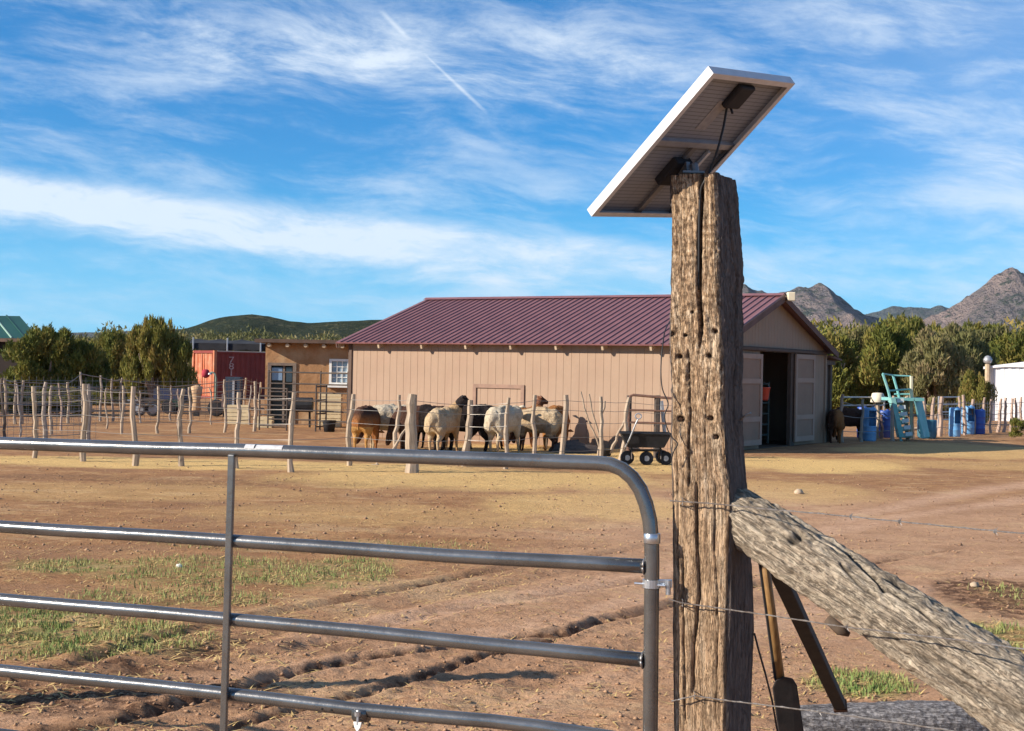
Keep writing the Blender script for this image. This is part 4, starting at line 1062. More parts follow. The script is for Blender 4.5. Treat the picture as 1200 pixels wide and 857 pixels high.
# ------------------------------------------------------------------ things round the container
wood_l = wood_pale
p = gp(172, 46); t = thing('hand_truck', p, 'two wheeled farm implement with black wheels parked in the far pen at left', 'implement')
for q in (-.22, .22):
    wv = []; mb = MB()
    M_ = Matrix.Translation(p + Vector((q, 0, .24))) @ Matrix.Rotation(math.pi / 2, 4, 'X'); ring = []
    for k in range(17): a = 2 * math.pi * k / 16; ring.append(M_ @ Vector((.19 * math.cos(a), .19 * math.sin(a), 0)))
    MB().tube(ring, .05, 6).build('tyre', rub, t); MB().lathe((0, 0, 0), [(.02, -.03), (.15, -.02), (.15, .02), (.02, .03)], 12, M=M_).build('rim', steel, t)
MB().tube([p + Vector((-.22, 0, .24)), p + Vector((.22, 0, .24))], .02, 6).build('axle', steel, t)
MB().tube([p + Vector((-.1, 0, .3)), p + Vector((-.45, -.1, .85))], .025, 6).build('handle', wood_pale, t)
MB().bar(p + Vector((0, -.3, .34)), p + Vector((0, .3, .34)), .5, .03, side=(1, 0, 0)).build('bed', dk_pipe, t)
p = gp(202, 49); t = thing('utility_trailer', p, 'low dark blue trailer left of the shipping container', 'trailer')
bl_d = mat('dark_blue_paint', (.025, .035, .09), (.05, .05, .06), sc=4)
MB().box((-.9, -.5, .42), (.5, .5, .5)).build('bed', dk_pipe, t, LOCAL); MB().box((-.5, -.5, .5), (.45, .48, .85)).build('side_board', bl_d, t, LOCAL); MB().box((.0, -.53, .25), (.5, -.5, .5)).build('skirt', mat('dark_green_paint', (.02, .05, .04)), t, LOCAL)
MB().tube([(-.9, 0, .44), (-1.5, 0, .42)], .03, 6).build('tongue', steel, t, LOCAL)
for q in (-.48, .48): MB().lathe((0, q, .24), [(.04, -.06), (.23, -.06), (.24, 0), (.23, .06), (.04, .06)], 14, M=Matrix.Rotation(math.pi / 2, 4, 'X')).build('wheel', rub, t, LOCAL)
p = gp(253, 50); t = thing('light_pole', p, 'thin green pole with curved top in front of the dark red container wall', 'pole')
MB().tube([(0, 0, 0), (0, 0, 1.25), (-.03, 0, 1.36), (-.12, 0, 1.42), (-.2, 0, 1.4)], .03, 6).build('shaft', mat('grey_green_paint', (.22, .28, .22)), t, LOCAL); MB().lathe((-.2, 0, 1.34), [(.03, .07), (.06, .05), (.07, 0)], 10).build('lamp_head', steel, t, LOCAL)
p = gp(241, 52); mb = MB().lathe((p.x, p.y, 1.2), [(.02, 0), (.13, .05), (.15, .16), (.12, .28), (.05, .32)], 8); o = mb.build('feed_bag', mat('crimson_cloth', (.35, .03, .05), rough=.8), smooth=True); tag(o, 'crimson sack hung at the front corner of the shipping container', 'sack')
p = gp(258, 47); t = thing('tractor_implement', p, 'small dark machine with round drum standing before the red container wall', 'machine')
MB().lathe((-.1, 0, .28), [(.05, -.2), (.26, -.18), (.28, 0), (.26, .18), (.05, .2)], 14, M=Matrix.Rotation(math.pi / 2, 4, 'X')).build('drum', rub, t, LOCAL); MB().box((.1, -.2, .3), (.5, .2, .75)).build('housing', mat('dull_purple_paint', (.16, .11, .12), (.1, .08, .08), sc=5), t, LOCAL, bevel=.03)
for q in (.15, .45): MB().tube([(q, 0, .3), (q, 0, 0)], .03, 6).build('leg', rub, t, LOCAL)
p = gp(276, 46); t = thing('dark_cabinet', p, 'tall dark blue cabinet in front of the red container wall', 'cabinet'); MB().box((-.28, -.2, .05), (.2, .2, 1.3)).build('cabinet_body', mat('navy_paint', (.025, .035, .06), (.03, .05, .08), sc=4), t, LOCAL, bevel=.01)
MB().box((-.05, -.225, .3), (.02, -.203, 1.2)).build('door_edge', steel, t, LOCAL)
p = gp(231, 47); t = thing('feed_stand', p, 'tan feed stand with dark foot in front of the orange container doors', 'stand')
MB().lathe((0, 0, 0), [(.13, .18), (.15, .2), (.12, .5), (.17, .8), (.2, .95), (.05, 1.0)], 12).build('hopper', mat('tan_plastic', (.45, .30, .17), (.55, .36, .22), sc=6), t, LOCAL, smooth=True); MB().box((-.09, -.09, 0), (.09, .09, .2)).build('foot', rub, t, LOCAL)

# ------------------------------------------------------------------ right side things
blue_l = mat('sky_blue_barrel', (.12, .33, .62), (.20, .38, .58), sc=5, rough=.45, spec=.5)
blue_d = mat('shaded_blue_barrel', (.03, .09, .38), (.025, .07, .3), sc=3, rough=.45, spec=.5)  # darker blue, puts the shade on some barrels into the colour
def barrel(px, yb, ht_px, wpx, m_, label, hole=True):
    b_ = G(px, yb); sc_ = b_.y / FPX; h_ = ht_px * sc_; r_ = wpx * sc_ / 2
    t = thing('plastic_barrel', (b_.x, b_.y, 0), label, 'barrel', 'blue feed barrels')
    mb = MB(); n = 20; prof = [(.9, 0), (.97, .02), (1, .06), (1, .22), (1.05, .24), (1, .26), (1, .42), (1.05, .44), (1, .46), (1, .68), (1.05, .70), (1, .72), (1, .92), (.95, .98), (.86, 1.0)]
    for q, z in prof:
        for j in range(n): a = 2 * math.pi * j / n; mb.v.append(Vector((r_ * q * math.cos(a), r_ * q * math.sin(a), z * h_)))
    for k in range(len(prof) - 1):
        for j in range(n):
            ang = 2 * math.pi * (j + .5) / n
            if hole and k in (9, 10, 11) or (hole and k == 8):
                if abs((ang - 1.5 * math.pi - .25)) < .62: continue
            mb.f.append((k * n + j, k * n + (j + 1) % n, (k + 1) * n + (j + 1) % n, (k + 1) * n + j))
    mb.f.append(tuple((len(prof) - 1) * n + j for j in range(n)))
    mb.build('barrel_shell', m_, t, LOCAL, smooth=True)
    MB().lathe((r_ * .5, 0, h_), [(.04, 0), (.04, .03), (.01, .03)], 8).build('bung', m_, t, LOCAL)
    return t
barrel(1018.5, 517, 39, 16, blue_l, 'bright blue barrel with a feed hole nearest the barn')
barrel(1010, 513, 36, 12, blue_d, 'dark blue barrel tucked behind the bright one nearest the barn', False)
barrel(1036, 513, 32, 15, blue_d, 'shaded blue barrel between the pale bucket post and the teal platform', False)
barrel(1118.5, 512, 34, 13, blue_l, 'light blue barrel with a feed hole, leftmost of the three by the small juniper')
barrel(1134, 509, 33, 15, blue_l, 'blue barrel with a feed hole, middle of the three by the small juniper')
barrel(1147, 509, 29, 14, blue_d, 'shaded blue barrel, rightmost of the three by the small juniper', False)
# pale upturned bucket on a post
b_ = G(1028, 514); Yb = b_.y; f_ = thing('fence_post', (b_.x, Yb, 0), 'single knobbly post carrying a pale bucket right of the first blue barrel', 'post')
stick((b_.x, Yb, 0), W(1028, 470, Yb), .075, f_, post_m, seed=3)
stick((b_.x + .12, Yb + .1, 0), W(1034, 486, Yb), .06, f_, mat('reddish_post', (.36, .22, .2), (.28, .17, .16), sc=9), seed=5, name='stub')
q = W(1028.5, 471, Yb); mb = MB().lathe((q.x, Yb, q.z - .02), [(.19, 0), (.2, .02), (.16, .24), (.13, .26), (.02, .27)], 14); o = mb.build('bucket', mat('cream_bucket', (.72, .64, .50), (.6, .52, .40), sc=5, rough=.6), smooth=True); tag(o, 'cream bucket upturned on top of a fence post by the blue barrels', 'bucket')
panel(G(989, 516) + Vector((0, .4, 0)), G(1040, 514) + Vector((0, .4, 0)), 1.15, [.45, .68, .9, 1.12], 'grey pipe corral panel behind the first blue barrels', m_=steel)
panel(G(1104, 511) + Vector((0, .4, 0)), G(1128, 509) + Vector((0, .4, 0)), 1.15, [.45, .68, .9, 1.12], 'grey pipe corral panel right of the teal platform', m_=steel)
# bush-wood rails low in the corral
# teal platform with ladder stairs
teal = mat('faded_teal_paint', (.16, .42, .40), (.22, .48, .46), sc=4, rough=.6, c3=(.35, .5, .46), sc3=3, f3=.4)
TY = G(1056, 517).y; t0 = G(1056, 517); tp = thing('loading_platform', (t0.x, TY, 0), 'faded teal metal platform with steps, handrails and a slanting chute', 'platform')
def T(px, py, dy=0.0): return W(px, py, TY + dy)
def tb(name, pts, r, m_=teal): return MB().tube(pts, r, 6).build(name, m_, tp)
tb('stringer', [T(1034.5, 438), T(1041, 458), T(1046, 480), T(1054, 508), T(1056, 517)], .036)
tb('stringer', [T(1046.5, 440, .7), T(1052, 459, .7), T(1057, 480, .7), T(1063, 504, .7), T(1065, 515, .7)], .034)
tb('handrail', [T(1034.5, 438), T(1046.5, 440, .7), T(1067, 441, .7)], .02)
tb('post', [T(1068, 441, .3), T(1068, 514, .3)], .045, mat('cream_paint', (.66, .62, .45), (.55, .5, .36), sc=5))
tb('post', [T(1062.5, 465, .6), T(1062.5, 513, .6)], .045, post_m)
tb('rail', [T(1041, 458), T(1068, 456, .3)], .022); tb('rail', [T(1048, 462, .7), T(1070, 462, .7)], .022)
mb = MB(); a_, b2 = T(1043, 466), T(1083, 466); mb.box((a_.x, TY, a_.z - .08), (b2.x, TY + .9, a_.z)); mb.build('deck', teal, tp)
for k in range(6):
    t = k / 5; a_ = T(lin(1045, 1055, t), lin(472, 511, t)); b2 = T(lin(1056, 1064, t), lin(472, 510, t), .7)
    MB().bar(a_, b2, .2, .035, side=(0, 1, .2)).build('step', teal, tp)
    MB().bar(a_ + Vector((.12, -.05, .05)), a_ + Vector((.3, -.05, .07)), .10, .03).build('tread_plate', mat('pale_tread', (.6, .66, .66), rough=.5), tp)
MB().add([T(1071, 466), T(1080, 466, .6), T(1090, 512, .6), T(1083, 513), T(1071, 470), T(1080, 470, .6), T(1088, 514, .6), T(1080, 514)], [(0, 1, 2, 3), (7, 6, 5, 4), (0, 3, 7, 4), (1, 5, 6, 2)]).build('chute', teal, tp)
MB().bar(T(1045, 466), T(1055, 512), .12, .28, side=(1, 0, 0)).build('side_panel', teal, tp)
mb = MB().lathe((0, 0, 0), [(.2, 0), (.26, .05), (.27, .5), (.25, .52), (.22, .5)], 14); q = G(1086, 514); mb.v = [v + Vector((q.x, q.y, 0)) for v in mb.v]; o = mb.build('water_tub', mat('teal_blue_tub', (.07, .20, .30), (.05, .15, .2), sc=4, rough=.5), smooth=True); tag(o, 'dark teal tub on the ground at the right foot of the platform', 'tub')
pole(1064, 505, 1083, 500, 43.5, .06, 'pale log lying inside the corral behind the teal platform')

# ------------------------------------------------------------------ garden cart and rack
YC = 26.9
q = G(756, 545); YC = q.y; cart = thing('garden_cart', (q.x, YC, 0), 'black dump cart with four small wheels parked beside the tall post', 'cart')
def C(px, py, dy=0.0): return W(px, py, YC + dy)
z1, z0 = C(755, 508).z, C(755, 524).z
mb = MB(); xa, xb = C(727, 515).x, C(785, 515).x; n = 6
top_ = [(xa, YC - .28), (xb, YC - .28), (xb, YC + .3), (xa, YC + .3)]; bot_ = [(xa + .12, YC - .2), (xb - .12, YC - .2), (xb - .12, YC + .22), (xa + .12, YC + .22)]
mb.add([(x_, y_, z1) for x_, y_ in top_] + [(x_, y_, z0) for x_, y_ in bot_] + [(lin(x_, (xa + xb) / 2, .05), lin(y_, YC, .1), z1) for x_, y_ in top_] + [(x_, y_, z0 + .03) for x_, y_ in bot_],
       [(0, 1, 5, 4), (1, 2, 6, 5), (2, 3, 7, 6), (3, 0, 4, 7), (4, 5, 6, 7), (8, 12, 13, 9), (9, 13, 14, 10), (10, 14, 15, 11), (11, 15, 12, 8), (12, 15, 14, 13), (0, 8, 9, 1), (1, 9, 10, 2), (2, 10, 11, 3), (3, 11, 8, 0)])
mb.build('tub', rub, cart)
MB().tube([(x_, y_, z1 + .005) for x_, y_ in top_ + top_[:1]], .018, 6).build('rim', rub, cart)
for x_ in (736, 778):
    pass
for px, dy in ((735, .0), (757.5, -.12), (780, .0), (741, .5), (776, .5)):
    if px == 741: continue
    ctr = C(px, 536.5 if dy <= 0 else 533, dy); ctr.z = .125
    wl_ = MB().lathe(ctr, [(.03, -.05), (.115, -.05), (.125, -.02), (.125, .02), (.115, .05), (.03, .05)], 16, M=Matrix.Rotation(math.pi / 2, 4, 'X') @ Matrix.Rotation(.15, 4, 'Y')).build('wheel', rub, cart, smooth=False)
    h_ = MB().lathe(ctr, [(.01, -.056), (.05, -.056), (.05, .056), (.01, .056)], 12, M=Matrix.Rotation(math.pi / 2, 4, 'X')).build('hub', steel, cart); h_.parent = wl_
for px in (740, 774):
    c_ = C(px, 530); MB().tube([c_ + Vector((0, -.12, -.12)), c_ + Vector((0, 0, .1)), c_ + Vector((0, .3, -.12))], .016, 6).build('axle_frame', dk_pipe, cart)
MB().tube([C(738, 528), C(776, 528)], .02, 6).build('chassis', dk_pipe, cart)
MB().tube([C(733, 524, -.2), C(738, 514, -.3), C(745, 497, -.35), C(748, 491, -.35)], .014, 6).build('handle', steel, cart)
lp = [C(748 + 3.6 * math.cos(a), 488 - 3.2 * math.sin(a), -.35) for a in [2 * math.pi * k / 12 for k in range(13)]]
MB().tube(lp, .012, 6).build('handle_grip', steel, cart)
RY = 28.2; q = W(755, 510, RY); rk = thing('pipe_rack', (q.x, RY, 0), 'rusty brown pipe rack with three bars standing behind the black cart', 'rack')
rus = mat('rusty_brown_pipe', (.22, .12, .085), (.15, .085, .065), sc=12, rough=.8)
def R_(px, py, dy=0.0): return W(px, py, RY + dy)
MB().tube([Vector((R_(737, 470).x, RY, 0)), R_(737, 468), R_(738.5, 464.5), R_(742, 463), R_(771, 465.5), R_(788, 467)], .026, 6).build('top_bar', rus, rk)
for py in (480.5, 495): MB().tube([R_(738, py), R_(771, py + 1), R_(800, py + 2)], .02, 6).build('bar', rus, rk)
for px, r_ in ((737.5, .05), (770.5, .06)): MB().tube([Vector((R_(px, 470).x, RY + .04, 0)), R_(px, 463.5, .04)], r_, 6).build('upright', dk_pipe, rk)
MB().tube([R_(775, 470, .3), R_(779, 510, .3)], .035, 6).build('strut', steel, rk); MB().tube([Vector((R_(800, 470).x, RY, 0)), R_(800, 466)], .03, 6).build('upright', rus, rk)

# ------------------------------------------------------------------ sheep
def wool(name, bump=.03):
    mt = D.materials.new(name); mt.use_nodes = True; x = NX(mt.node_tree); b = x.n['Principled BSDF']
    at = x.node('ShaderNodeVertexColor', layer_name='coat'); t = x.node('ShaderNodeTexCoord').outputs['Object']
    n = x.noise(t, 30, 5, .7); n2 = x.noise(t, 5, 4, .6)
    c = x.mix(x.m('MULTIPLY', x.ss(n, .4, .7), .35), at.outputs[0], x.mix(1.0, at.outputs[0], (.55, .48, .4), 'MULTIPLY'))
    n3 = x.noise(t, 13, 4, .7); c = x.mix(x.m('MULTIPLY', x.ss(n2, .48, .68), .5), c, x.mix(1.0, c, (.66, .50, .36), 'MULTIPLY')); c = x.mix(x.m('MULTIPLY', x.ss(n3, .50, .62), .35), c, x.mix(1.0, c, (.55, .48, .42), 'MULTIPLY'))
    x.put(b.inputs['Base Color'], c); b.inputs['Roughness'].default_value = .95; b.inputs['Specular IOR Level'].default_value = .1
    bp = x.node('ShaderNodeBump'); bp.inputs['Distance'].default_value = bump; x.l.new(n, bp.inputs['Height']); x.l.new(bp.outputs[0], b.inputs['Normal'])
    return mt
coat = wool('woolly_coat')
def skin_mesh(name, verts, edges, radii, root=0, sub=2):
    """one closed surface grown round a jointed skeleton (voxel union of tapering limbs)"""
    mb = MB(); R2 = [r if isinstance(r, tuple) else (r, r) for r in radii]
    def ball(c, rx, rz):
        n1, n2 = 12, 8; b_ = len(mb.v)
        for j in range(n2 + 1):
            ph = math.pi * j / n2
            for k in range(n1):
                a = 2 * math.pi * k / n1; rr = math.sin(ph)
                mb.v.append(Vector((c[0] + (rx + rz) / 2 * rr * math.cos(a), c[1] + rx * rr * math.sin(a), c[2] + rz * math.cos(ph))))
        for j in range(n2):
            for k in range(n1): mb.f.append((b_ + j * n1 + k, b_ + (j + 1) * n1 + k, b_ + (j + 1) * n1 + (k + 1) % n1, b_ + j * n1 + (k + 1) % n1))
    for a, b_ in edges:
        pa, pb = Vector(verts[a]), Vector(verts[b_]); L = (pb - pa).length; rm = min(R2[a][0], R2[b_][0])
        n = max(2, int(L / max(rm * .35, .008)))
        for k in range(n + 1):
            t = k / n; p = pa.lerp(pb, t); ball(p, R2[a][0] * (1 - t) + R2[b_][0] * t, R2[a][1] * (1 - t) + R2[b_][1] * t)
    me = D.meshes.new(name); me.from_pydata([tuple(p) for p in mb.v], [], mb.f); o = D.objects.new(name, me); COL.objects.link(o)
    rm_ = o.modifiers.new('remesh', 'REMESH'); rm_.mode = 'VOXEL'; rm_.voxel_size = .019
    sm_ = o.modifiers.new('smooth', 'SMOOTH'); sm_.factor = .5; sm_.iterations = 5
    dg = bpy.context.evaluated_depsgraph_get(); nm = D.meshes.new_from_object(o.evaluated_get(dg)); D.objects.remove(o)
    nm.name = name; nm.polygons.foreach_set('use_smooth', [True] * len(nm.polygons))
    return nm
def sheep(loc, heading, pose, colf, label, scale=1.0, neck=(0, 0), name='sheep', step=0.0):
    """pose: 'up' head raised, 'low' head level, 'graze' head down; neck=(turn sideways)"""
    hs = {'up': [(.36, .82), (.40, .95), (.44, 1.04), (.58, .99)], 'low': [(.38, .73), (.48, .78), (.56, .80), (.70, .73)], 'graze': [(.40, .56), (.48, .42), (.53, .29), (.58, .15)]}[pose]
    ty = neck[0]
    v = [(-.06, 0, .63), (-.36, 0, .65), (.20, 0, .65), (-.22, 0, .635), (-.49, 0, .665), (.08, 0, .635), (.30, 0, .68)]
    r = [(.235, .265), (.205, .235), (.19, .225), (.23, .26), (.12, .14), (.22, .26), (.155, .18)]
    e = [(0, 3), (3, 1), (1, 4), (0, 5), (5, 2), (2, 6)]
    def ad(p, rad, par): v.append(p); r.append(rad); e.append((par, len(v) - 1)); return len(v) - 1
    k = 6
    for i_, (x_, z_) in enumerate(hs):
        side = ty * (.0, .08, .20, .34)[i_]; fx = hs[0][0] + (x_ - hs[0][0]) * (1 - abs(ty) * .55) if i_ else x_
        k = ad((fx, side, z_), ((.15, .15), (.10, .095), (.082, .088), (.045, .048))[i_], k)
    headp = Vector(v[-2]); muz = Vector(v[-1])
    for sy, st in ((.115, step), (-.115, -step)):
        a = ad((-.38, sy, .50), .13, 1); a = ad((-.33 + st * .4, sy * 1.05, .37), .075, a); a = ad((-.43 + st, sy, .23), .036, a); a = ad((-.40 + st, sy, .05), .028, a); ad((-.38 + st, sy, 0.0), .03, a)
    for sy, st in ((.10, -step), (-.10, step)):
        a = ad((.24, sy, .47), .085, 2); a = ad((.25 + st * .5, sy, .28), .038, a); a = ad((.27 + st, sy, .05), .026, a); ad((.29 + st, sy, 0.0), .03, a)
    a = ad((-.58, 0, .62), .035, 4); ad((-.61, 0, .44), .024, a)
    me = skin_mesh('body', v, e, r)
    nv = len(me.vertices); co = np.empty(nv * 3, np.float32); me.vertices.foreach_get('co', co); co = co.reshape(-1, 3)
    bod = (co[:, 2] > .42) & (np.abs(co[:, 0]) < .5)
    ns = fbm(co[:, 0] * 9, co[:, 1] * 9, co[:, 2] * 9, o=2, seed=int(abs(loc[0]) * 10))
    co[:, :] *= (1 + .045 * ns * bod)[:, None]; me.vertices.foreach_set('co', co.ravel()); me.update()
    t = thing(name, (loc[0], loc[1], 0), label, 'sheep', rz=heading); t.scale = (scale,) * 3
    o = D.objects.new('body', me); COL.objects.link(o); o.parent = t; me.materials.clear(); me.materials.append(coat)
    C_ = np.array([colf(Vector(p), (Vector(p) - headp).length < .17 or (Vector(p) - muz).length < .15 or (Vector(p) - (headp + muz) / 2).length < .14) for p in co]); colattr(o, 'coat', C_)
    fdir = (muz - headp).normalized(); sd_ = Vector((0, 0, 1)).cross(fdir).normalized()
    hc = colf(headp, True)
    em = mat('sheep_ear_%d' % int(hc[0] * 1000), hc)
    em.name = 'ear_coat'
    for s_ in (-1, 1):
        b0 = headp - fdir * .03 + sd_ * s_ * .065 + Vector((0, 0, .045)); tip = b0 + sd_ * s_ * .13 + Vector((0, 0, -.01 if pose != 'up' else .0))
        MB().tube([b0, b0.lerp(tip, .5) + Vector((0, 0, .015)), tip], [.016, .03, .006], 6).build('ear', em, t, LOCAL, smooth=True)
        ey = headp + fdir * .055 + sd_ * s_ * .062 + Vector((0, 0, .03))
        MB().lathe(ey, [(.003, -.01), (.011, -.005), (.012, .0), (.011, .005), (.003, .01)], 8).build('eye', mat('sheep_eye', (.01, .008, .006), rough=.2), t, LOCAL, smooth=True)
    return t
CRM = (.52, .40, .26); TAN = (.42, .28, .155); BLK = (.028, .022, .022); DBR = (.075, .04, .03); BRN = (.30, .13, .05); GLD = (.50, .28, .10); WHT = (.56, .48, .36)
def mixc(a, b, t): t = max(0, min(1, t)); return tuple(a[i_] * (1 - t) + b[i_] * t for i_ in range(3))
def solid(c, head=None, legs=None, belly_shade=None, lz=.36):
    def f(p, h):
        if h and head: return head
        if p.z < lz and legs: return mixc(legs, c, (p.z - lz + .08) / .08)
        if belly_shade and p.z < .56 and abs(p.x) < .4: return belly_shade  # shade under the body put into the coat colour
        return c
    return f
def sh(px, yb, heading_deg, pose, colf, label, sc=1.0, neck=(0, 0), step=0.0):
    g_ = G(px, yb); return sheep((g_.x, g_.y), math.radians(heading_deg), pose, colf, label, sc, neck, step=step)
# heading 0 = facing right in the picture, 90 = facing away
sh(430, 529, 78, 'graze', lambda p, h: GLD if (p.z < .5 and p.x < -.2) else mixc(BRN, DBR, (p.z - .6) * 6), 'reddish brown sheep seen from behind beside the leftmost pen corner post', 1.0)
sh(452, 527, 196, 'graze', solid(WHT, head=DBR, legs=CRM), 'cream sheep with its dark head down, leftmost of the pale ones', 1.02)
sh(489, 530, 172, 'graze', lambda p, h: DBR if p.x > -.05 else BLK, 'dark brown sheep with its head down behind the thickest fence post', 1.04, step=.05)
sh(521, 531, 62, 'up', lambda p, h: BLK if (h or (p.x > .38 and p.z > .86)) else mixc(TAN, CRM, (-p.x) * 3 + .4), 'tan sheep with a black head raised and turned right', 1.0, neck=(-.9, 0), step=.04)
sh(545, 529, 186, 'graze', solid(BLK), 'black sheep with its head down in the middle of the flock', 1.04)
sh(571, 526, 20, 'graze', solid(BLK, legs=DBR), 'black sheep mostly hidden behind the big cream sheep', 1.02)
sh(592, 531, 60, 'low', solid(WHT, legs=CRM), 'big cream sheep seen half from behind in the middle right of the flock', 1.06, neck=(.4, 0), step=.06)
sh(610, 524, 15, 'up', solid(BRN, head=(.16, .07, .04)), 'brown sheep whose head with pricked ears shows above the cream backs', .98)
sh(626, 529, 165, 'graze', solid(CRM, head=DBR, legs=DBR, belly_shade=(.30, .23, .16)), 'cream sheep with dark legs next to the brown one at the right', 1.0)
sh(477, 527, 100, 'graze', lambda p, h: DBR, 'dark brown sheep wedged between the cream one and the tan one', .98)
sh(505, 526, 150, 'graze', lambda p, h: mixc(DBR, BLK, p.x * 3 + .5), 'near black sheep behind the left flank of the tan sheep', 1.0)
sh(638, 526, 110, 'graze', solid((.24, .19, .15), head=DBR), 'grey brown sheep squeezed in beside the chestnut one', .98)
sh(652, 527, 70, 'graze', lambda p, h: mixc(BRN, (.36, .17, .06), p.x * -2), 'chestnut brown sheep at the right end of the flock', 1.04)
sh(978, 519, 80, 'graze', lambda p, h: mixc(BRN, DBR, (p.y + .05) * 8), 'brown animal under the lean to at the right back corner of the barn', .95)
sh(998, 516, 12, 'low', solid(DBR, legs=BLK), 'dark brown sheep left of the bright blue barrel', .95)

# ------------------------------------------------------------------ steel farm gate
GH = Vector((.39, 3.96, 0)); GD = Vector((-math.cos(.348), math.sin(.348), 0)); GN = Vector((GD.y, -GD.x, 0))
def gt(px, py): return onplane(px, py, GH, GN)
gm_ = D.materials.new('galvanised_tube'); gm_.use_nodes = True; x = NX(gm_.node_tree); b = x.n['Principled BSDF']
t_ = x.node('ShaderNodeTexCoord').outputs['Object']; n_ = x.noise(t_, 40, 6, .7); n2_ = x.noise(t_, 6, 5, .6)
x.put(b.inputs['Base Color'], x.mix(x.m('MULTIPLY', x.ss(x.noise(t_, 24, 8, .8), .60, .68), .6), x.mix(x.ss(n2_, .35, .7), (.20, .20, .20), (.13, .13, .13)), (.22, .15, .10))); b.inputs['Metallic'].default_value = .72
b.inputs['Specular IOR Level'].default_value = .6
x.put(b.inputs['Roughness'], x.m('ADD', x.m('MULTIPLY', n_, .18), .14))
bp = x.node('ShaderNodeBump'); bp.inputs['Distance'].default_value = .0006; x.l.new(n_, bp.inputs['Height']); x.l.new(bp.outputs[0], b.inputs['Normal'])
gate = thing('farm_gate', GH, 'grey galvanised tube farm gate across the foreground, hinged by the tall post', 'gate')
TR = .0208; GL = 4.75
def zat(t, z0, z1): return z0 + (z1 - z0) * t
def zt_of(px, py):
    q = gt(px, py); return (q - GH).dot(GD), q.z
def rail_line(pts):
    ts = [zt_of(*p) for p in pts]; a_, b_ = ts[0], ts[-1]
    return lambda t: np.interp(t, [q[0] for q in sorted(ts)], [q[1] for q in sorted(ts)]) if sorted(ts)[0][0] <= t <= sorted(ts)[-1][0] else (sorted(ts)[-1][1] if t > sorted(ts)[-1][0] else sorted(ts)[0][1])
def gpt(t, z): return Vector((GH.x + GD.x * t, GH.y + GD.y * t, z))
top_f = rail_line([(702, 543), (500, 536), (300, 528.5), (150, 525), (0, 521.7)])
pts = [gpt(GL - .16, top_f(9)), gpt(3.2, top_f(9))] + [gpt(t, top_f(t)) for t in np.linspace(1.6, zt_of(702, 543)[0], 9)]
bend = [(716, 544.6), (729, 550), (741, 560), (750.5, 574), (757, 591), (761.5, 610), (763.5, 632), (764, 660), (763.5, 700), (763, 760), (762, 857)]
pts += [gt(*p) for p in bend]; lastp = gt(762, 857); pts += [gpt(zt_of(762, 857)[0], .14)]
MB().tube(pts, TR, 20).build('frame_tube', gm_, gate, smooth=True)
far_t = GL - .16
fz = top_f(9); arc = [gpt(far_t + .16 * math.sin(a), fz - .16 + .16 * math.cos(a)) for a in np.linspace(0, math.pi / 2, 7)]
MB().tube(arc + [gpt(GL, .14)], TR, 16).build('frame_tube', gm_, gate, smooth=True)
t_end = zt_of(763, 700)[0]
off0 = GN * (-1 if GN.y > 0 else 1); zinc0 = mat('weld_metal', (.36, .36, .37), (.22, .2, .18), sc=60, rough=.45, metal=.8)
for pl in ([(755, 663.9), (500, 650), (300, 635.6), (0, 617.3)], [(755, 773.7), (500, 748), (300, 728.5), (0, 702.2)], [(755, 871), (600, 847), (423, 832.5), (300, 816.8), (100, 796), (0, 786)]):
    f_ = rail_line(pl); ts_ = list(np.linspace(t_end + .018, 1.9, 14)) + [3.2, GL - .02]
    MB().tube([gpt(t, f_(t) + .0008 * math.sin(t * 9)) for t in ts_], TR * .97, 20).build('rail', gm_, gate, smooth=True)
    wb_ = MB(); wr_ = []
    for k in range(19):
        a = 2 * math.pi * k / 18; q_ = gpt(t_end + .0195, f_(t_end)); wr_.append(q_ + Vector((0, 0, 1)) * (TR * .99 * math.sin(a)) + off0 * (TR * .99 * math.cos(a)))
    wb_.tube(wr_, [.0028 + .0012 * ((k * 7) % 3) / 2 for k in range(19)], 6).build('weld_bead', zinc0, gate, smooth=True)
for z_ in (.40, .16): MB().tube([gpt(t_end + .018, z_), gpt(GL - .02, z_)], TR * .97, 12).build('rail', gm_, gate, smooth=True)
# upright flat brace in front of the rails
off = GN * (-1 if GN.y > 0 else 1)
tb0, tb1 = zt_of(275.5, 530)[0], zt_of(268, 857)[0]
a_ = gpt(tb0, top_f(tb0) - .012) + off * .018; b_ = gpt(tb1, zt_of(268, 857)[1]) + off * .03
MB().bar(a_, b_ + (b_ - a_).normalized() * .45, .022, .014, side=GD).build('brace', gm_, gate, bevel=.003)
for t in (tb0 + 1.35, tb0 + 2.5): MB().bar(gpt(t, fz - .01) + off * .024, gpt(t, .16) + off * .024, .022, .014, side=GD).build('brace', gm_, gate)
zinc = mat('bright_zinc', (.62, .65, .68), (.50, .53, .57), sc=25, rough=.32, metal=.9)
lab_m = mat('white_sticker', (.55, .55, .56), (.4, .4, .42), sc=60, rough=.5)
def sleeve(px0, px1, py0, py1, ang0, ang1, name, r=TR + .0012):
    a_, b_ = gt(px0, py0), gt(px1, py1); mb = MB(); n = 8; ax_ = (b_ - a_).normalized()
    for q in (a_, b_):
        for k in range(n + 1):
            a = lin(ang0, ang1, k / n); mb.v.append(q + Vector((0, 0, 1)) * (r * math.sin(a)) + off * (r * math.cos(a)))
    for k in range(n): mb.f.append((k, k + 1, n + 2 + k, n + 1 + k))
    return mb.build(name, lab_m, gate, smooth=True)
sleeve(290, 301, 528, 528.5, .35, 1.1, 'sticker'); sleeve(303, 334, 528.6, 529.6, .35, 1.05, 'sticker')
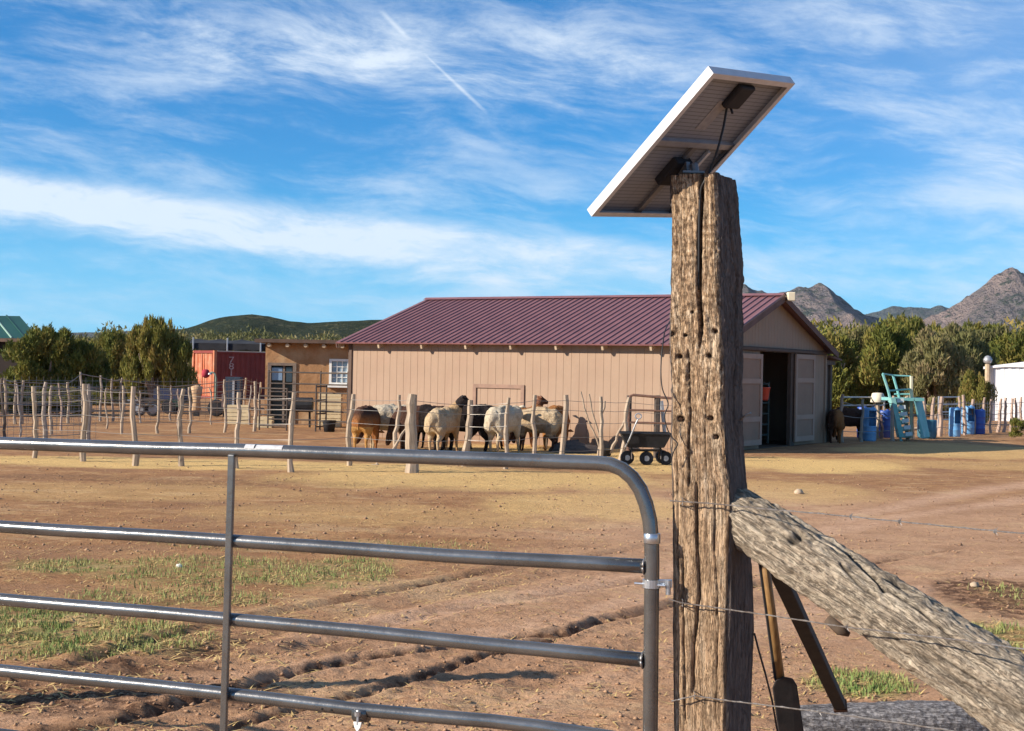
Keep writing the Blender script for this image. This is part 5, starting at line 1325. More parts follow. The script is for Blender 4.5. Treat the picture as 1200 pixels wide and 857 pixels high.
# hinge clamp
q = gt(763.5, 684); mb = MB()
mb.lathe(q, [(TR, -.011), (TR + .004, -.011), (TR + .004, .011), (TR, .011)], 20); mb.build('hinge_band', zinc, gate, smooth=False)
MB().box(gt(771, 684) + Vector((-.002, -.006, -.010)), gt(783, 684) + Vector((.012, .012, .010))).build('hinge_strap', zinc, gate, bevel=.002)
MB().tube([gt(745, 683) + off * .012, gt(781, 686) + off * .012], .0035, 8).build('hinge_bolt', zinc, gate)
hx = gt(745.5, 683) + off * .012; MB().tube([hx - GD * -.006, hx + GD * .006], .0085, 6).build('hinge_bolt_head', zinc, gate)
MB().tube([gt(783, 680), gt(783, 697)], .007, 8).build('hinge_pin', zinc, gate)
q = gt(768, 631); MB().lathe(q + Vector((-.009, 0, 0)), [(TR, -.014), (TR + .0018, -.012), (TR + .0025, .0), (TR + .0018, .012), (TR, .014)], 20).build('zinc_patch', zinc, gate, smooth=True)
# eye bolt under the fourth rail
q = gt(424, 836) + off * .0
mb = MB(); mb.tube([q + GD * .022, q - GD * .022], TR + .004, 16); mb.build('collar', gm_, gate, smooth=True)
MB().lathe(q + off * (TR + .006) + Vector((0, 0, .004)), [(.004, -.006), (.010, -.006), (.010, .006), (.004, .006)], 10).build('eye_bolt', zinc, gate)
MB().tube([q + off * (TR + .004), q + off * (TR + .006) + Vector((0, 0, -.028))], .0045, 8).build('bolt_shank', zinc, gate)
s_ = q + off * (TR + .006) + Vector((0, 0, -.020))
mb = MB(); prof = [(-.013, 0), (.013, 0), (.010, -.014), (0, -.030), (-.010, -.014)]
for d_ in (-.003, .003):
    for u, w_ in prof: mb.v.append(s_ - GD * u + Vector((0, 0, w_)) + off * d_)
mb.f = [(0, 1, 2, 3, 4), (9, 8, 7, 6, 5)] + [(k, 5 + k, 5 + (k + 1) % 5, (k + 1) % 5) for k in range(5)]; mb.build('latch_tab', mat('white_tab', (.78, .78, .76), rough=.4), gate, bevel=.001)
for px, py in ((381, 829.5), (392, 830.8)):
    q = gt(px, py) + off * TR; MB().tube([q - off * .003, q + off * .0006], .0032, 8).build('bolt_hole', mat('hole_dark', (.01, .01, .01)), gate)

# ------------------------------------------------------------------ old timber with real relief
def timber_mat(name, ca_, cb_, cc_, dark, grey=None, sc=1.0, speck=1.0, fade_low=False):
    mt = D.materials.new(name); mt.use_nodes = True; x = NX(mt.node_tree); b = x.n['Principled BSDF']
    at = x.node('ShaderNodeVertexColor', layer_name='grain'); sp = x.node('ShaderNodeSeparateColor'); x.l.new(at.outputs[0], sp.inputs[0])
    u, v, w_ = sp.outputs             # u around, v along, in metres
    gv = x.vec(x.m('MULTIPLY', u, 10.0), x.m('MULTIPLY', v, 1.0), 0.0)
    f1 = x.noise(gv, 12, 8, .75, .5)
    f2 = x.noise(x.vec(x.m('MULTIPLY', u, 10.0), x.m('MULTIPLY', v, 1.6), 3.0), 3.2, 5, .65, .5)
    f3 = x.noise(x.vec(x.m('MULTIPLY', u, 10), x.m('MULTIPLY', v, 5), 7.0), 11, 6, .75)
    c = x.mix(x.ss(f1, .34, .64), ca_, cb_); c = x.mix(x.m('MULTIPLY', x.ss(f2, .48, .70), .8), c, cc_)
    c = x.mix(x.m('MULTIPLY', x.ss(x.m('ADD', x.m('MULTIPLY', f1, .6), x.m('MULTIPLY', f3, .5)), .61, .72), .75), c, dark)
    f4 = x.noise(x.vec(x.m('MULTIPLY', u, 10), x.m('MULTIPLY', v, 6.5), 17.0), 7, 5, .7)
    if fade_low: speck = x.m('ADD', .30, x.m('MULTIPLY', x.ss(v, 1.1, 1.75), .7))
    c = x.mix(x.m('MULTIPLY', x.m('MULTIPLY', x.ss(f4, .515, .585), .68), speck), c, dark)
    c = x.mix(x.m('MULTIPLY', x.m('MULTIPLY', x.ss(f4, .46, .40), .6), speck), c, tuple(min(1, q * 1.25) for q in cc_))
    n5 = x.noise(x.vec(x.m('MULTIPLY', u, 10), x.m('MULTIPLY', v, .55), 31.0), 5.5, 5, .7, .8)
    ln5 = x.ss(x.m('ABSOLUTE', x.m('SUBTRACT', n5, .5)), .016, .004)
    n6 = x.noise(x.vec(x.m('MULTIPLY', u, 10), x.m('MULTIPLY', v, 1.3), 47.0), 9, 5, .7, .8)
    ln5 = x.m('MAXIMUM', ln5, x.m('MULTIPLY', x.ss(x.m('ABSOLUTE', x.m('SUBTRACT', n6, .5)), .018, .005), .8))
    c = x.mix(x.m('MULTIPLY', ln5, .62), c, dark)
    if grey:
        gf = x.ss(x.m('ADD', u, x.m('MULTIPLY', f2, .02)), .172, .186)
        c = x.mix(gf, c, x.mix(x.ss(f1, .35, .65), grey, tuple(q * .6 for q in grey)))
    c = x.mix(w_, c, dark)
    x.put(b.inputs['Base Color'], c); b.inputs['Roughness'].default_value = .9; b.inputs['Specular IOR Level'].default_value = .15
    bp = x.node('ShaderNodeBump'); bp.inputs['Distance'].default_value = .004 * sc
    x.l.new(x.m('ADD', x.m('ADD', x.m('MULTIPLY', f1, .8), f3), x.m('MULTIPLY', x.m('SUBTRACT', x.m('MULTIPLY', f4, .45), ln5), 1.0)), bp.inputs['Height']); x.l.new(bp.outputs[0], b.inputs['Normal'])
    return mt
post_wood = timber_mat('weathered_post', (.50, .345, .21), (.34, .22, .135), (.60, .475, .34), (.075, .048, .033), grey=(.19, .155, .135), sc=1.3, fade_low=True)
YA, YEg, YRr = 3.975, 3.905, 4.065
PROF = [(205, 783, 840, 864), (225, 783.5, 841.5, 867), (260, 784, 843, 869.5), (300, 783.5, 844, 873), (324, 783, 844, 875), (340, 782.5, 845, 873), (400, 782, 848.5, 875), (480, 783.5, 849, 873.5), (540, 784, 853, 876), (568, 784.5, 857, 878),
        (600, 785, 857.5, 880), (650, 785, 856, 883), (700, 785.5, 855, 885), (740, 785.5, 853.5, 886), (800, 786, 852.5, 884), (857, 787, 852, 883)]
ztab = np.array([W(820, y, 3.96).z for y, *_ in PROF])[::-1]
def xt(i_, Y): return np.array([W(p[i_], p[0], Y).x for p in PROF])[::-1]
XA, XE, XR = xt(1, YA), xt(2, YEg), xt(3, YRr)
NZ, NS = 820, 220
zz_ = np.linspace(-.02, ztab[-1], NZ)
A_ = np.stack([np.interp(zz_, ztab, XA), np.full(NZ, YA)], 1); E_ = np.stack([np.interp(zz_, ztab, XE), np.full(NZ, YEg)], 1); R_2 = np.stack([np.interp(zz_, ztab, XR), np.full(NZ, YRr)], 1)
D_ = A_ + (R_2 - E_)
s = np.arange(NS) / NS * 4; k0 = s.astype(int); fr = s - k0
Cn = np.stack([A_, E_, R_2, D_], 1)
P2 = Cn[:, k0] * (1 - fr)[None, :, None] + Cn[:, (k0 + 1) % 4] * fr[None, :, None]
ctr = Cn.mean(1, keepdims=True)
# round the arrises
cd = np.minimum(fr, 1 - fr); rnd = np.exp(-(cd / .055) ** 2)
P2 = P2 + (ctr - P2) * (rnd * .085)[None, :, None]
d = P2 - ctr; nrm = d / np.linalg.norm(d, axis=2, keepdims=True)
fn = np.stack([Cn[:, (k0 + 1) % 4, 1] - Cn[:, k0, 1], -(Cn[:, (k0 + 1) % 4, 0] - Cn[:, k0, 0])], 2); fn /= np.linalg.norm(fn, axis=2, keepdims=True); fn *= np.sign((fn * d).sum(2, keepdims=True))
U = (s * .168)[None, :] + np.zeros((NZ, 1)); Zm = zz_[:, None] + np.zeros((1, NS))
ua = np.cos(s * math.pi / 2)[None, :] * .107 + 0 * Zm; ub = np.sin(s * math.pi / 2)[None, :] * .107 + 0 * Zm
disp = .0035 * fbm(ua * 9, ub * 9, Zm * 2.2, o=3, seed=21)
g1 = vn(ua * 85, ub * 85, Zm * 7, seed=24); disp += .0022 * (g1 - .6 * np.abs(g1))
g2_ = fbm(ua * 75, ub * 75, Zm * 36, o=3, seed=27); g5_ = 1 - 2 * np.abs(fbm(ua * 120, ub * 120, Zm * 42, o=2, seed=29)); disp += (.0022 * g2_ + .0034 * (g5_ - .6)) * (.22 + .78 * sm(1.2, 1.7, Zm))
g3_ = vn(ua * 130, ub * 130, Zm * 12, seed=28); disp += .0017 * (g3_ - .8 * np.abs(g3_))
fl4 = vn(ua * 95, ub * 95, Zm * 3.2, seed=36); disp -= .0030 * np.clip(.13 - np.abs(fl4), 0, 1) / .13 * (vn(ua * 22, ub * 22, Zm * 2.5, seed=38) > 0)
fl_ = vn(ua * 40, ub * 40, Zm * 1.6, seed=33); fis = np.clip(.12 - np.abs(fl_), 0, 1) / .12; disp -= .0035 * fis ** 2 * (vn(ua * 14, ub * 14, Zm * 1.2, seed=35) > -.05)
P3 = np.concatenate([P2 + fn * disp[..., None], Zm[..., None]], 2)
def facept(px, py):
    nA = Vector((YEg - YA, -(XE.mean() - XA.mean()), 0)).normalized(); return onplane(px, py, (XA[len(XA) // 2], YA, 0), nA)
front = (s < 1.0)
crk = [(821, 203), (821.5, 230), (820, 260), (819, 300), (818.5, 330), (819.5, 360), (821.5, 380), (820, 402), (817, 430)]
cx_ = np.interp(zz_, [facept(*p).z for p in crk][::-1], [facept(*p).x for p in crk][::-1])
fade = sm(facept(817, 425).z, facept(819, 370).z, zz_); wdt = .0022 + .0028 * fade
cf = np.exp(-((P3[..., 0] - cx_[:, None]) / wdt[:, None]) ** 4) * fade[:, None] * front[None]
dark_ = cf.copy(); P3[..., :2] -= (fn * (.030 * cf)[..., None])
def crack(pts, width, depth):
    global dark_
    q = [facept(*p) for p in pts]; o_ = np.argsort([p.z for p in q]); zq = [q[i_].z for i_ in o_]; xq = [q[i_].x for i_ in o_]
    c_ = np.interp(zz_, zq, xq) + .0015 * vn(zz_ * 30, zz_ * 0, seed=5); f_ = sm(zq[0], zq[0] + .04, zz_) * (1 - sm(zq[-1] - .04, zq[-1], zz_))
    w_ = np.exp(-((P3[..., 0] - c_[:, None]) / width) ** 2) * f_[:, None] * front[None]; P3[..., :2] -= fn * (depth * w_)[..., None]; dark_ = np.maximum(dark_, w_ * .85)
crack([(806, 400), (807, 440), (809, 480), (807, 530), (808, 580)], .0022, .012); crack([(817, 560), (817.5, 620), (820, 700), (814, 760), (812, 820)], .0028, .014)
crack([(800, 640), (801, 720), (803, 857)], .0022, .010); crack([(839, 560), (838, 640), (842, 730), (838, 857)], .002, .008); crack([(829, 430), (826, 500), (828, 560)], .0018, .008); crack([(793, 530), (795, 600), (794, 680)], .0018, .008)
# open split down the shaded face
c2 = np.interp(zz_, [W(864, 400, 4.0).z, W(868, 330, 4.0).z, W(858, 230, 4.0).z], [1.52, 1.62, 1.4]) + .05 * vn(zz_ * 6, zz_ * 0, seed=3)
f2 = sm(W(860, 560, 4).z, W(860, 400, 4).z, zz_) * (1 - sm(W(860, 300, 4).z, W(860, 240, 4).z, zz_) * .5)
w2 = np.exp(-((s[None, :] - c2[:, None]) / .045) ** 2) * f2[:, None]; P3[..., :2] -= fn * (.022 * w2)[..., None]; dark_ = np.maximum(dark_, w2 * .6)
HOLES = [(788, 391, 3.1), (837.5, 388.5, 3.3), (803, 393, 2), (796.5, 418, 3), (830.5, 417.5, 3), (798.5, 491.5, 3.8), (833, 490.5, 3.2), (839.5, 512.5, 3.0), (811, 366, 1.5)]
for px, py, r_ in HOLES:
    c_ = facept(px, py); rr = r_ * 3.95 / FPX; dd = np.sqrt((P3[..., 0] - c_.x) ** 2 + (P3[..., 2] - c_.z) ** 2); w_ = np.exp(-(dd / rr) ** 4) * front[None]
    P3[..., :2] -= fn * (.014 * w_)[..., None]; dark_ = np.maximum(dark_, w_)
P3[-1, :, 2] += .004 * fbm(s * 6, s * 0, seed=8)
V = P3.reshape(-1, 3); i = np.arange(NZ - 1)[:, None] * NS + np.arange(NS)[None]; j = np.arange(NZ - 1)[:, None] * NS + (np.arange(NS)[None] + 1) % NS
F = np.stack([i, j, j + NS, i + NS], -1).reshape(-1, 4)
# top cap, grid of rings shrinking to the centre
caps = []; ringP = P3[-1]; cc = ringP.mean(0); base_i = len(V); nr = 14; Vc = []
for k in range(1, nr + 1):
    t = k / nr; rp = ringP * (1 - t) + cc * t; rp = rp.copy(); rp[:, 2] += .006 * fbm(rp[:, 0] * 60, rp[:, 1] * 60, o=2, seed=44) - .004 * (1 - abs(1 - 2 * t)); Vc.append(rp)
V = np.concatenate([V] + Vc); Fc = []
prev = (NZ - 1) * NS
for k in range(nr):
    a = prev + np.arange(NS); b2_ = prev + (np.arange(NS) + 1) % NS; nb_ = base_i + k * NS; Fc.append(np.stack([a, b2_, nb_ + (np.arange(NS) + 1) % NS, nb_ + np.arange(NS)], -1)); prev = nb_
F = np.concatenate([F] + Fc)
gp_ = thing('gate_post', (float(ctr[0, 0, 0]), float(ctr[0, 0, 1]), 0), 'tall square weathered timber post with a long crack and bolt holes', 'post')
o = mesh_np('timber', V - np.array([gp_.location.x, gp_.location.y, 0]), F, post_wood, parent=gp_)
gr_c = np.stack([U.ravel(), Zm.ravel(), dark_.ravel()], 1)
capc = np.concatenate([np.stack([v_[:, 0] * 3 + .1, v_[:, 1] * .5, np.full(NS, .25)], 1) for v_ in Vc]); colattr(o, 'grain', np.concatenate([gr_c, capc]))
rust = mat('rusty_iron', (.10, .05, .03), (.05, .03, .02), sc=60, rough=.8, metal=.3)
for px, py, r_ in HOLES[:8]:
    if r_ < 2.5: continue
    c_ = facept(px, py); q = Vector((c_.x, c_.y + .010, c_.z)); MB().tube([q, q + Vector((-.001, .01, 0))], r_ * .55 * 3.95 / FPX, 8).build('bolt', rust, gp_)

# ------------------------------------------------------------------ barbed wire on the post
bw_m = mat('barbed_wire_steel', (.36, .35, .34), (.22, .19, .17), sc=80, rough=.5, metal=.7)
wf = thing('barbed_wire_fence', (.9, 3.7, 0), 'three strands of barbed wire running right from the tall post', 'fence')
def strand(pts, barbs):
    P_ = [Vector(p) for p in pts]; out_ = []
    for k in range(len(P_) - 1):
        for m_ in range(6): out_.append(P_[k].lerp(P_[k + 1], m_ / 6))
    out_.append(P_[-1])
    MB().tube(out_, .00165, 5).build('strand', bw_m, wf)
    tw = [p + Vector((0, math.sin(k * 2.1) * .0018, math.cos(k * 2.1) * .0018)) for k, p in enumerate(out_)]; MB().tube(tw, .0012, 4).build('strand', bw_m, wf)
    for (b0, lean) in barbs:
        mb = MB(); mb.tube([b0 - Vector((.003, 0, 0)), b0 + Vector((.003, 0, 0))], .0042, 6)
        for a in (0.5, 2.2, 3.9, 5.4): mb.tube([b0, b0 + Vector((lean, math.cos(a) * .013, math.sin(a) * .013))], [.0016, .0005], 4)
        mb.build('barb', bw_m, wf)
YF = lambda px: float(np.interp(px, [785, 857, 885, 1200, 1500], [3.955, 3.893, 4.0, 3.40, 2.9])) 
YF2 = lambda px: float(np.interp(px, [785, 857, 885, 960, 1060, 1200, 1500], [3.953, 3.888, 3.82, 3.67, 3.50, 3.22, 2.7]))
def S_(pts, bars, Yf): strand([W(px, py, Yf(px)) for px, py in pts], [(W(px, py, Yf(px)), .004) for px, py in bars])
S_([(785, 587), (800, 588), (830, 590), (857, 592.5), (900, 597), (960, 602), (1050, 611), (1130, 619), (1200, 625.5), (1400, 648)], [(997, 605.5), (1054, 611.5), (1166, 623)], YF2)
S_([(784, 702.5), (800, 707), (830, 711), (857, 715), (900, 721), (990, 735), (1060, 743), (1130, 751), (1200, 761), (1400, 792)], [(992, 735)], YF2)
S_([(787, 822), (814, 815.5), (850, 821), (885, 825), (950, 833), (1060, 848), (1150, 862), (1300, 885)], [(960, 834)], YF2)
for px, py in ((800, 588), (800, 707), (814, 815.5)):
    c_ = W(px, py, YF(px) - .004); MB().tube([c_ + Vector((0, .02, .009)), c_ + Vector((0, -.002, .008)), c_ + Vector((0, -.002, -.008)), c_ + Vector((0, .02, -.009))], .0016, 5).build('staple', bw_m, wf)

# ------------------------------------------------------------------ diagonal brace log
log_wood = timber_mat('grey_brace_wood', (.47, .395, .30), (.32, .255, .19), (.56, .48, .37), (.11, .09, .07), sc=1.6, speck=.5)
def log_thing(name, label, P0, P1, rfun, seed, material, NL=420, NSg=150, cat='log', rough_=1.0, flat=.0, knots=(), cracks=()):
    P0, P1 = Vector(P0), Vector(P1); L = (P1 - P0).length; T_ = (P1 - P0).normalized()
    Uv = (Vector((0, 0, 1)) - T_ * T_.z).normalized(); Q = T_.cross(Uv)
    tt = np.linspace(0, 1, NL); th = np.arange(NSg) / NSg * 2 * math.pi
    Rr = np.array([rfun(t) for t in tt])[:, None]
    se = (np.abs(np.cos(th)) ** 2.8 + np.abs(np.sin(th)) ** 2.8) ** (-1 / 2.8); Rr = Rr * (1 + (se - 1) * flat)[None]
    ca__, sa__ = np.cos(th)[None] * .09 + 0 * Rr, np.sin(th)[None] * .09 + 0 * Rr; LL = (tt * L)[:, None] + 0 * Rr
    dsp = .009 * fbm(ca__ * 8, sa__ * 8, LL * 3, o=3, seed=seed) + .0095 * rough_ * fbm(ca__ * 60, sa__ * 60, LL * 38, o=3, seed=seed + 4)
    g_ = vn(ca__ * 75, sa__ * 75, LL * 7, seed=seed + 7); dsp += .003 * rough_ * (g_ - .7 * np.abs(g_))
    fl2 = vn(ca__ * 26, sa__ * 26, LL * 1.4, seed=seed + 9); fs = np.clip(.10 - np.abs(fl2), 0, 1) / .10 * (vn(ca__ * 12, sa__ * 12, LL * 2.2, seed=seed + 12) > .1); dsp -= .012 * fs ** 2
    RR = Rr + dsp
    U3, Q3, T3 = (np.array(v_) for v_ in (Uv, Q, T_))
    V = np.array(P0)[None, None] + T3 * LL[..., None] + U3 * (RR * np.cos(th)[None])[..., None] + Q3 * (RR * np.sin(th)[None])[..., None]
    dk = fs * .6
    for kp, kr, depth in knots:
        d_ = np.linalg.norm(V - np.array(kp)[None, None], axis=2); w_ = np.exp(-(d_ / kr) ** 4); dk = np.maximum(dk, w_); 
        V = V - (U3 * np.cos(th)[None, :, None] + Q3 * np.sin(th)[None, :, None]) * (depth * w_)[..., None]
    for pts_, wpx, depth in cracks:
        dv = V - np.array(EYE); dep = dv @ np.array(FW); qx = 600 + FPX * (dv @ np.array(RT)) / dep; qy = 428.5 - FPX * (dv @ np.array(UP)) / dep
        rad_ = U3 * np.cos(th)[None, :, None] + Q3 * np.sin(th)[None, :, None]
        near_ = ((rad_ * -dv).sum(2) > -.01)
        w_ = np.exp(-(pdist(qx + 1.2 * vn(LL * 25, LL * 0, seed=3), qy, pts_) / wpx) ** 2) * near_
        dk = np.maximum(dk, w_ * .9); V = V - rad_ * (depth * w_)[..., None]
    t = thing(name, P0, label, cat); V = V.reshape(-1, 3); i = np.arange(NL - 1)[:, None] * NSg + np.arange(NSg)[None]; j = np.arange(NL - 1)[:, None] * NSg + (np.arange(NSg)[None] + 1) % NSg
    F = np.stack([i, j, j + NSg, i + NSg], -1).reshape(-1, 4); G_ = np.stack([(th[None] * .09 + 0 * RR).ravel(), LL.ravel(), dk.ravel()], 1)
    Vs = [V]; Fs = [F]; Gs = [G_]; nb_ = len(V)
    for end in (0, NL - 1):
        ring = V[end * NSg:(end + 1) * NSg]; c0_ = ring.mean(0); prev = end * NSg
        for k in range(1, 9):
            f_ = k / 8; rp = ring * (1 - f_) + c0_ * f_; Vs.append(rp); Gs.append(np.stack([np.full(NSg, f_ * .08), th * .02, np.full(NSg, .15)], 1))
            a = prev + np.arange(NSg); b2_ = prev + (np.arange(NSg) + 1) % NSg; c2_ = nb_ + (np.arange(NSg) + 1) % NSg; d2_ = nb_ + np.arange(NSg)
            Fs.append(np.stack([a, b2_, c2_, d2_] if end else [b2_, a, d2_, c2_], -1)); prev = nb_; nb_ += NSg
    o = mesh_np('timber', np.concatenate(Vs) - np.array(P0), np.concatenate(Fs), material, parent=t); colattr(o, 'grain', np.concatenate(Gs)); return t
BY = lambda px: float(np.interp(px, [858, 1200, 1500], [4.0, 3.42, 2.95]))
e0 = W(858, 598, 4.0); e1 = W(1195, 820, 3.42); dirb = (e1 - e0)
e1x = e0 + dirb * ((e0.z - .05) / (e0.z - e1.z))
Lb = (e1x - e0).length; f12 = (e1 - e0).length / Lb
kn = [(W(934, 630, 3.86), .018, .03), (W(1030, 690, 3.70), .010, .015), (W(1078, 780, 3.6), .007, .01), (W(986, 733, 3.80), .02, .0)]
brace = log_thing('brace_log', 'thick rough grey log slanting down to the right from the tall post', e0, e1x, lambda t: float(np.interp(t, [0, .03, .5 * f12, f12, 1], [.068, .073, .081, .090, .10])), 61, log_wood, NL=760, NSg=190, flat=.85, knots=kn, cracks=[([(905, 588), (940, 612), (975, 632), (1003, 655), (1030, 683), (1036, 692)], 2.2, .016), ([(1040, 690), (1080, 716), (1120, 750), (1170, 782)], 1.6, .009), ([(985, 660), (1010, 690), (1028, 700)], 1.5, .008), ([(1060, 740), (1110, 776), (1150, 800)], 1.3, .006), ([(930, 632.5), (938, 627.5)], 5.0, .022)])
kc = W(985, 736, 3.78); mb = MB().tube([kc + Vector((-.03, .02, .02)), kc + Vector((0.0, -.0, -.006)), kc + Vector((.022, -.008, -.016))], [.013, .015, .006], 14); mb.build('knot', mat('dark_knot', (.06, .045, .035), (.1, .07, .05), sc=30), brace, smooth=True)
# grey slab lying behind
a_ = W(950, 832, 5.75); log_thing('fallen_log', 'grey weathered split log lying on the ground behind the slanting brace', (a_.x - .05, 5.85, .17), (a_.x + 1.0, 6.05, .14), lambda t: .105 + .02 * math.sin(t * 3.0), 83, timber_mat('silver_grey_wood', (.30, .28, .275), (.22, .205, .20), (.38, .35, .33), (.07, .06, .06)), NL=300, NSg=120, flat=.8, rough_=.35)

# ------------------------------------------------------------------ shovel and bar leaning behind the brace
P_a, P_b = W(890, 610, 4.22), W(915, 797, 4.32)
shv = thing('shovel', W(932, 900, 4.4), 'long tool with golden wooden handle and black head leaning behind the slanting log', 'tool')
hw = mat('golden_handle_wood', (.30, .18, .075), (.20, .11, .045), sc=20, stretch=(6, 6, .5), rough=.5)
MB().tube([P_a, P_b], .0125, 12).build('handle', hw, shv, smooth=True)
MB().bar(P_a + Vector((-.012, .008, 0)), P_b + Vector((-.012, .008, 0)), .012, .02, side=(1, 0, 0)).build('handle_strip', rub, shv)
a_, b_, c_ = W(905, 797, 4.3), W(933, 793, 4.3), W(942, 857, 4.42); mb = MB()
out_ = [(905, 806), (909, 797), (919, 793), (929, 795), (934, 803), (942, 857), (948, 900), (935, 935), (918, 900), (912, 857)]
for dy in (0, .02):
    for px, py in out_: mb.v.append(W(px, py, 4.3 + (py - 797) * .0012 + dy))
n = len(out_); mb.f = [tuple(range(n)), tuple(range(n, 2 * n))[::-1]] + [(k, n + k, n + (k + 1) % n, (k + 1) % n) for k in range(n)]
mb.build('head', mat('black_steel', (.02, .02, .022), (.035, .03, .03), sc=30, rough=.7), shv, bevel=.004)
q0_, q1_ = W(900, 645, 4.2), W(985, 828, 5.68)
br_ = thing('steel_bar', q1_, 'black square bar leaning from the grey slab up behind the slanting log', 'bar')
MB().bar(q0_, q1_, .046, .040, side=(1, 0, 0)).build('shaft', mat('black_bar_paint', (.018, .017, .018), (.03, .026, .025), sc=20, rough=.75), br_, bevel=.004)
MB().bar(q1_ - (q1_ - q0_).normalized() * .03, q1_ + (q1_ - q0_).normalized() * .004, .051, .045, side=(1, 0, 0)).build('end_cap', rust, br_)
lw = MB().tube([W(884, 742, 4.06), W(889, 762, 4.05), W(897, 790, 4.05), (W(905, 822, 4.05)), W(911, 857, 4.06), W(914, 900, 4.1)], .0028, 6); o = lw.build('loose_wire', mat('dark_wire', (.05, .04, .035), rough=.6, metal=.4), smooth=True); tag(o, 'loose dark wire hanging from the right side of the tall post', 'wire')
# weeds at the post foot
# black cable down the left edge of the post
cab = mat('black_cable', (.02, .02, .022), rough=.5)
def cable(pts, r): return MB().tube(pts, r, 8)
k_ = [W(788, 372, 4.16), W(780, 386, 4.05), W(777, 402, 3.99), W(774.5, 430, 3.97), W(776, 455, 3.96), W(783, 473, 3.95), W(779, 486, 3.95), W(781, 500, 3.95), W(787, 512, 3.945), W(794, 520, 3.935), W(790, 528, 3.94), W(786, 541, 3.95)]
def smoothp(P_, n=4):
    out_ = []; P_ = [Vector(p) for p in P_]
    for k in range(len(P_) - 1):
        p0 = P_[max(k - 1, 0)]; p1 = P_[k]; p2 = P_[k + 1]; p3 = P_[min(k + 2, len(P_) - 1)]
        for m_ in range(n):
            t = m_ / n; out_.append(.5 * ((2 * p1) + (p2 - p0) * t + (2 * p0 - 5 * p1 + 4 * p2 - p3) * t * t + (3 * p1 - p0 - 3 * p2 + p3) * t ** 3))
    return out_ + [P_[-1]]
o = cable(smoothp(k_), .0017).build('cable', cab, smooth=True); tag(o, 'thin black cable hanging in a loop at the left edge of the tall post', 'cable')
# bit of wire twisted at the shaded face
o = MB().tube([W(868, 492, 4.0), W(873, 487, 3.98), W(880, 484, 3.97)], .003, 5).build('wire_twist', bw_m); tag(o, 'short wire twist sticking out of the shaded side of the tall post', 'wire')

# ------------------------------------------------------------------ solar panel
PC = Vector((.4865, 4.0004, 2.2221)); PA = Vector((.7105, .6992, .0798)).normalized(); PB = Vector((.5206, -.5985, .6088)); PB = (PB - PA * PB.dot(PA)).normalized(); PN = PA.cross(PB)   # PN = out of the back
PWd, PLn, PT = .364, .553, .026
sol = thing('solar_panel', PC, 'solar panel with silver frame tilted on top of the tall post, seen from below', 'solar panel')
alu = mat('silver_aluminium', (.60, .60, .62), (.54, .54, .56), sc=30, rough=.42, metal=.25)
def pl(s_, t_, n_=0.0): return PC + PA * s_ + PB * t_ + PN * n_
def pbox(s0, s1, t0, t1, n0, n1, name, m_, par=sol, bevel=0):
    vs = [pl(a, b_, c_) for c_ in (n0, n1) for a, b_ in ((s0, t0), (s1, t0), (s1, t1), (s0, t1))]
    return MB().add(vs, [(0, 3, 2, 1), (4, 5, 6, 7), (0, 1, 5, 4), (1, 2, 6, 5), (2, 3, 7, 6), (3, 0, 4, 7)]).build(name, m_, par, bevel=bevel)
hw_, hl2 = PWd / 2, PLn / 2; fw = .004; lip = .017
for s0, s1, t0, t1 in ((-hw_, -hw_ + fw, -hl2, hl2), (hw_ - fw, hw_, -hl2, hl2), (-hw_ + fw, hw_ - fw, -hl2, -hl2 + fw), (-hw_ + fw, hw_ - fw, hl2 - fw, hl2)):
    pbox(s0, s1, t0, t1, -PT, 0, 'frame_side', alu)
for s0, s1, t0, t1 in ((-hw_ + fw, -hw_ + lip, -hl2 + fw, hl2 - fw), (hw_ - lip, hw_ - fw, -hl2 + fw, hl2 - fw), (-hw_ + lip, hw_ - lip, -hl2 + fw, -hl2 + lip), (-hw_ + lip, hw_ - lip, hl2 - lip, hl2 - fw)):
    pbox(s0, s1, t0, t1, -.0022, -.0002, 'frame_flange', alu)
bs_m = D.materials.new('backsheet'); bs_m.use_nodes = True; x = NX(bs_m.node_tree); b = x.n['Principled BSDF']
at = x.node('ShaderNodeVertexColor', layer_name='grain'); sp = x.node('ShaderNodeSeparateColor'); x.l.new(at.outputs[0], sp.inputs[0])
ln_ = x.m('FRACT', x.m('MULTIPLY', sp.outputs[1], 40.0)); ln2 = x.m('FRACT', x.m('MULTIPLY', sp.outputs[0], 6.0))
lines = x.m('MAXIMUM', x.m('LESS_THAN', ln_, .16), x.m('MULTIPLY', x.m('LESS_THAN', ln2, .03), .6))
x.put(b.inputs['Base Color'], x.mix(lines, (.22, .24, .28), (.09, .095, .125))); b.inputs['Roughness'].default_value = .5
def sheet(n_, name, m_):
    o_ = MB().add([pl(-hw_ + fw, -hl2 + fw, n_), pl(hw_ - fw, -hl2 + fw, n_), pl(hw_ - fw, hl2 - fw, n_), pl(-hw_ + fw, hl2 - fw, n_)], [(0, 1, 2, 3)]).build(name, m_, sol)
    colattr(o_, 'grain', [(0, 0, 0), (1, 0, 0), (1, 1, 0), (0, 1, 0)]); return o_
sheet(-PT + .006, 'backsheet', bs_m)
sheet(-PT + .002, 'cell_glass', mat('dark_cell_glass', (.015, .02, .05), rough=.08, spec=.8))
def pst(px, py, n_=0.0):
    q = onplane(px, py, PC + PN * n_, PN); v_ = q - PC; return v_.dot(PA), v_.dot(PB)
NB_ = -PT + .0065
sj, tj = pst(864, 110, NB_)
jb = pbox(sj - .034, sj + .034, tj - .042, tj + .038, NB_, NB_ + .018, 'junction_box', rub, bevel=.006)
sc1, tc1 = pst(815, 167, NB_)
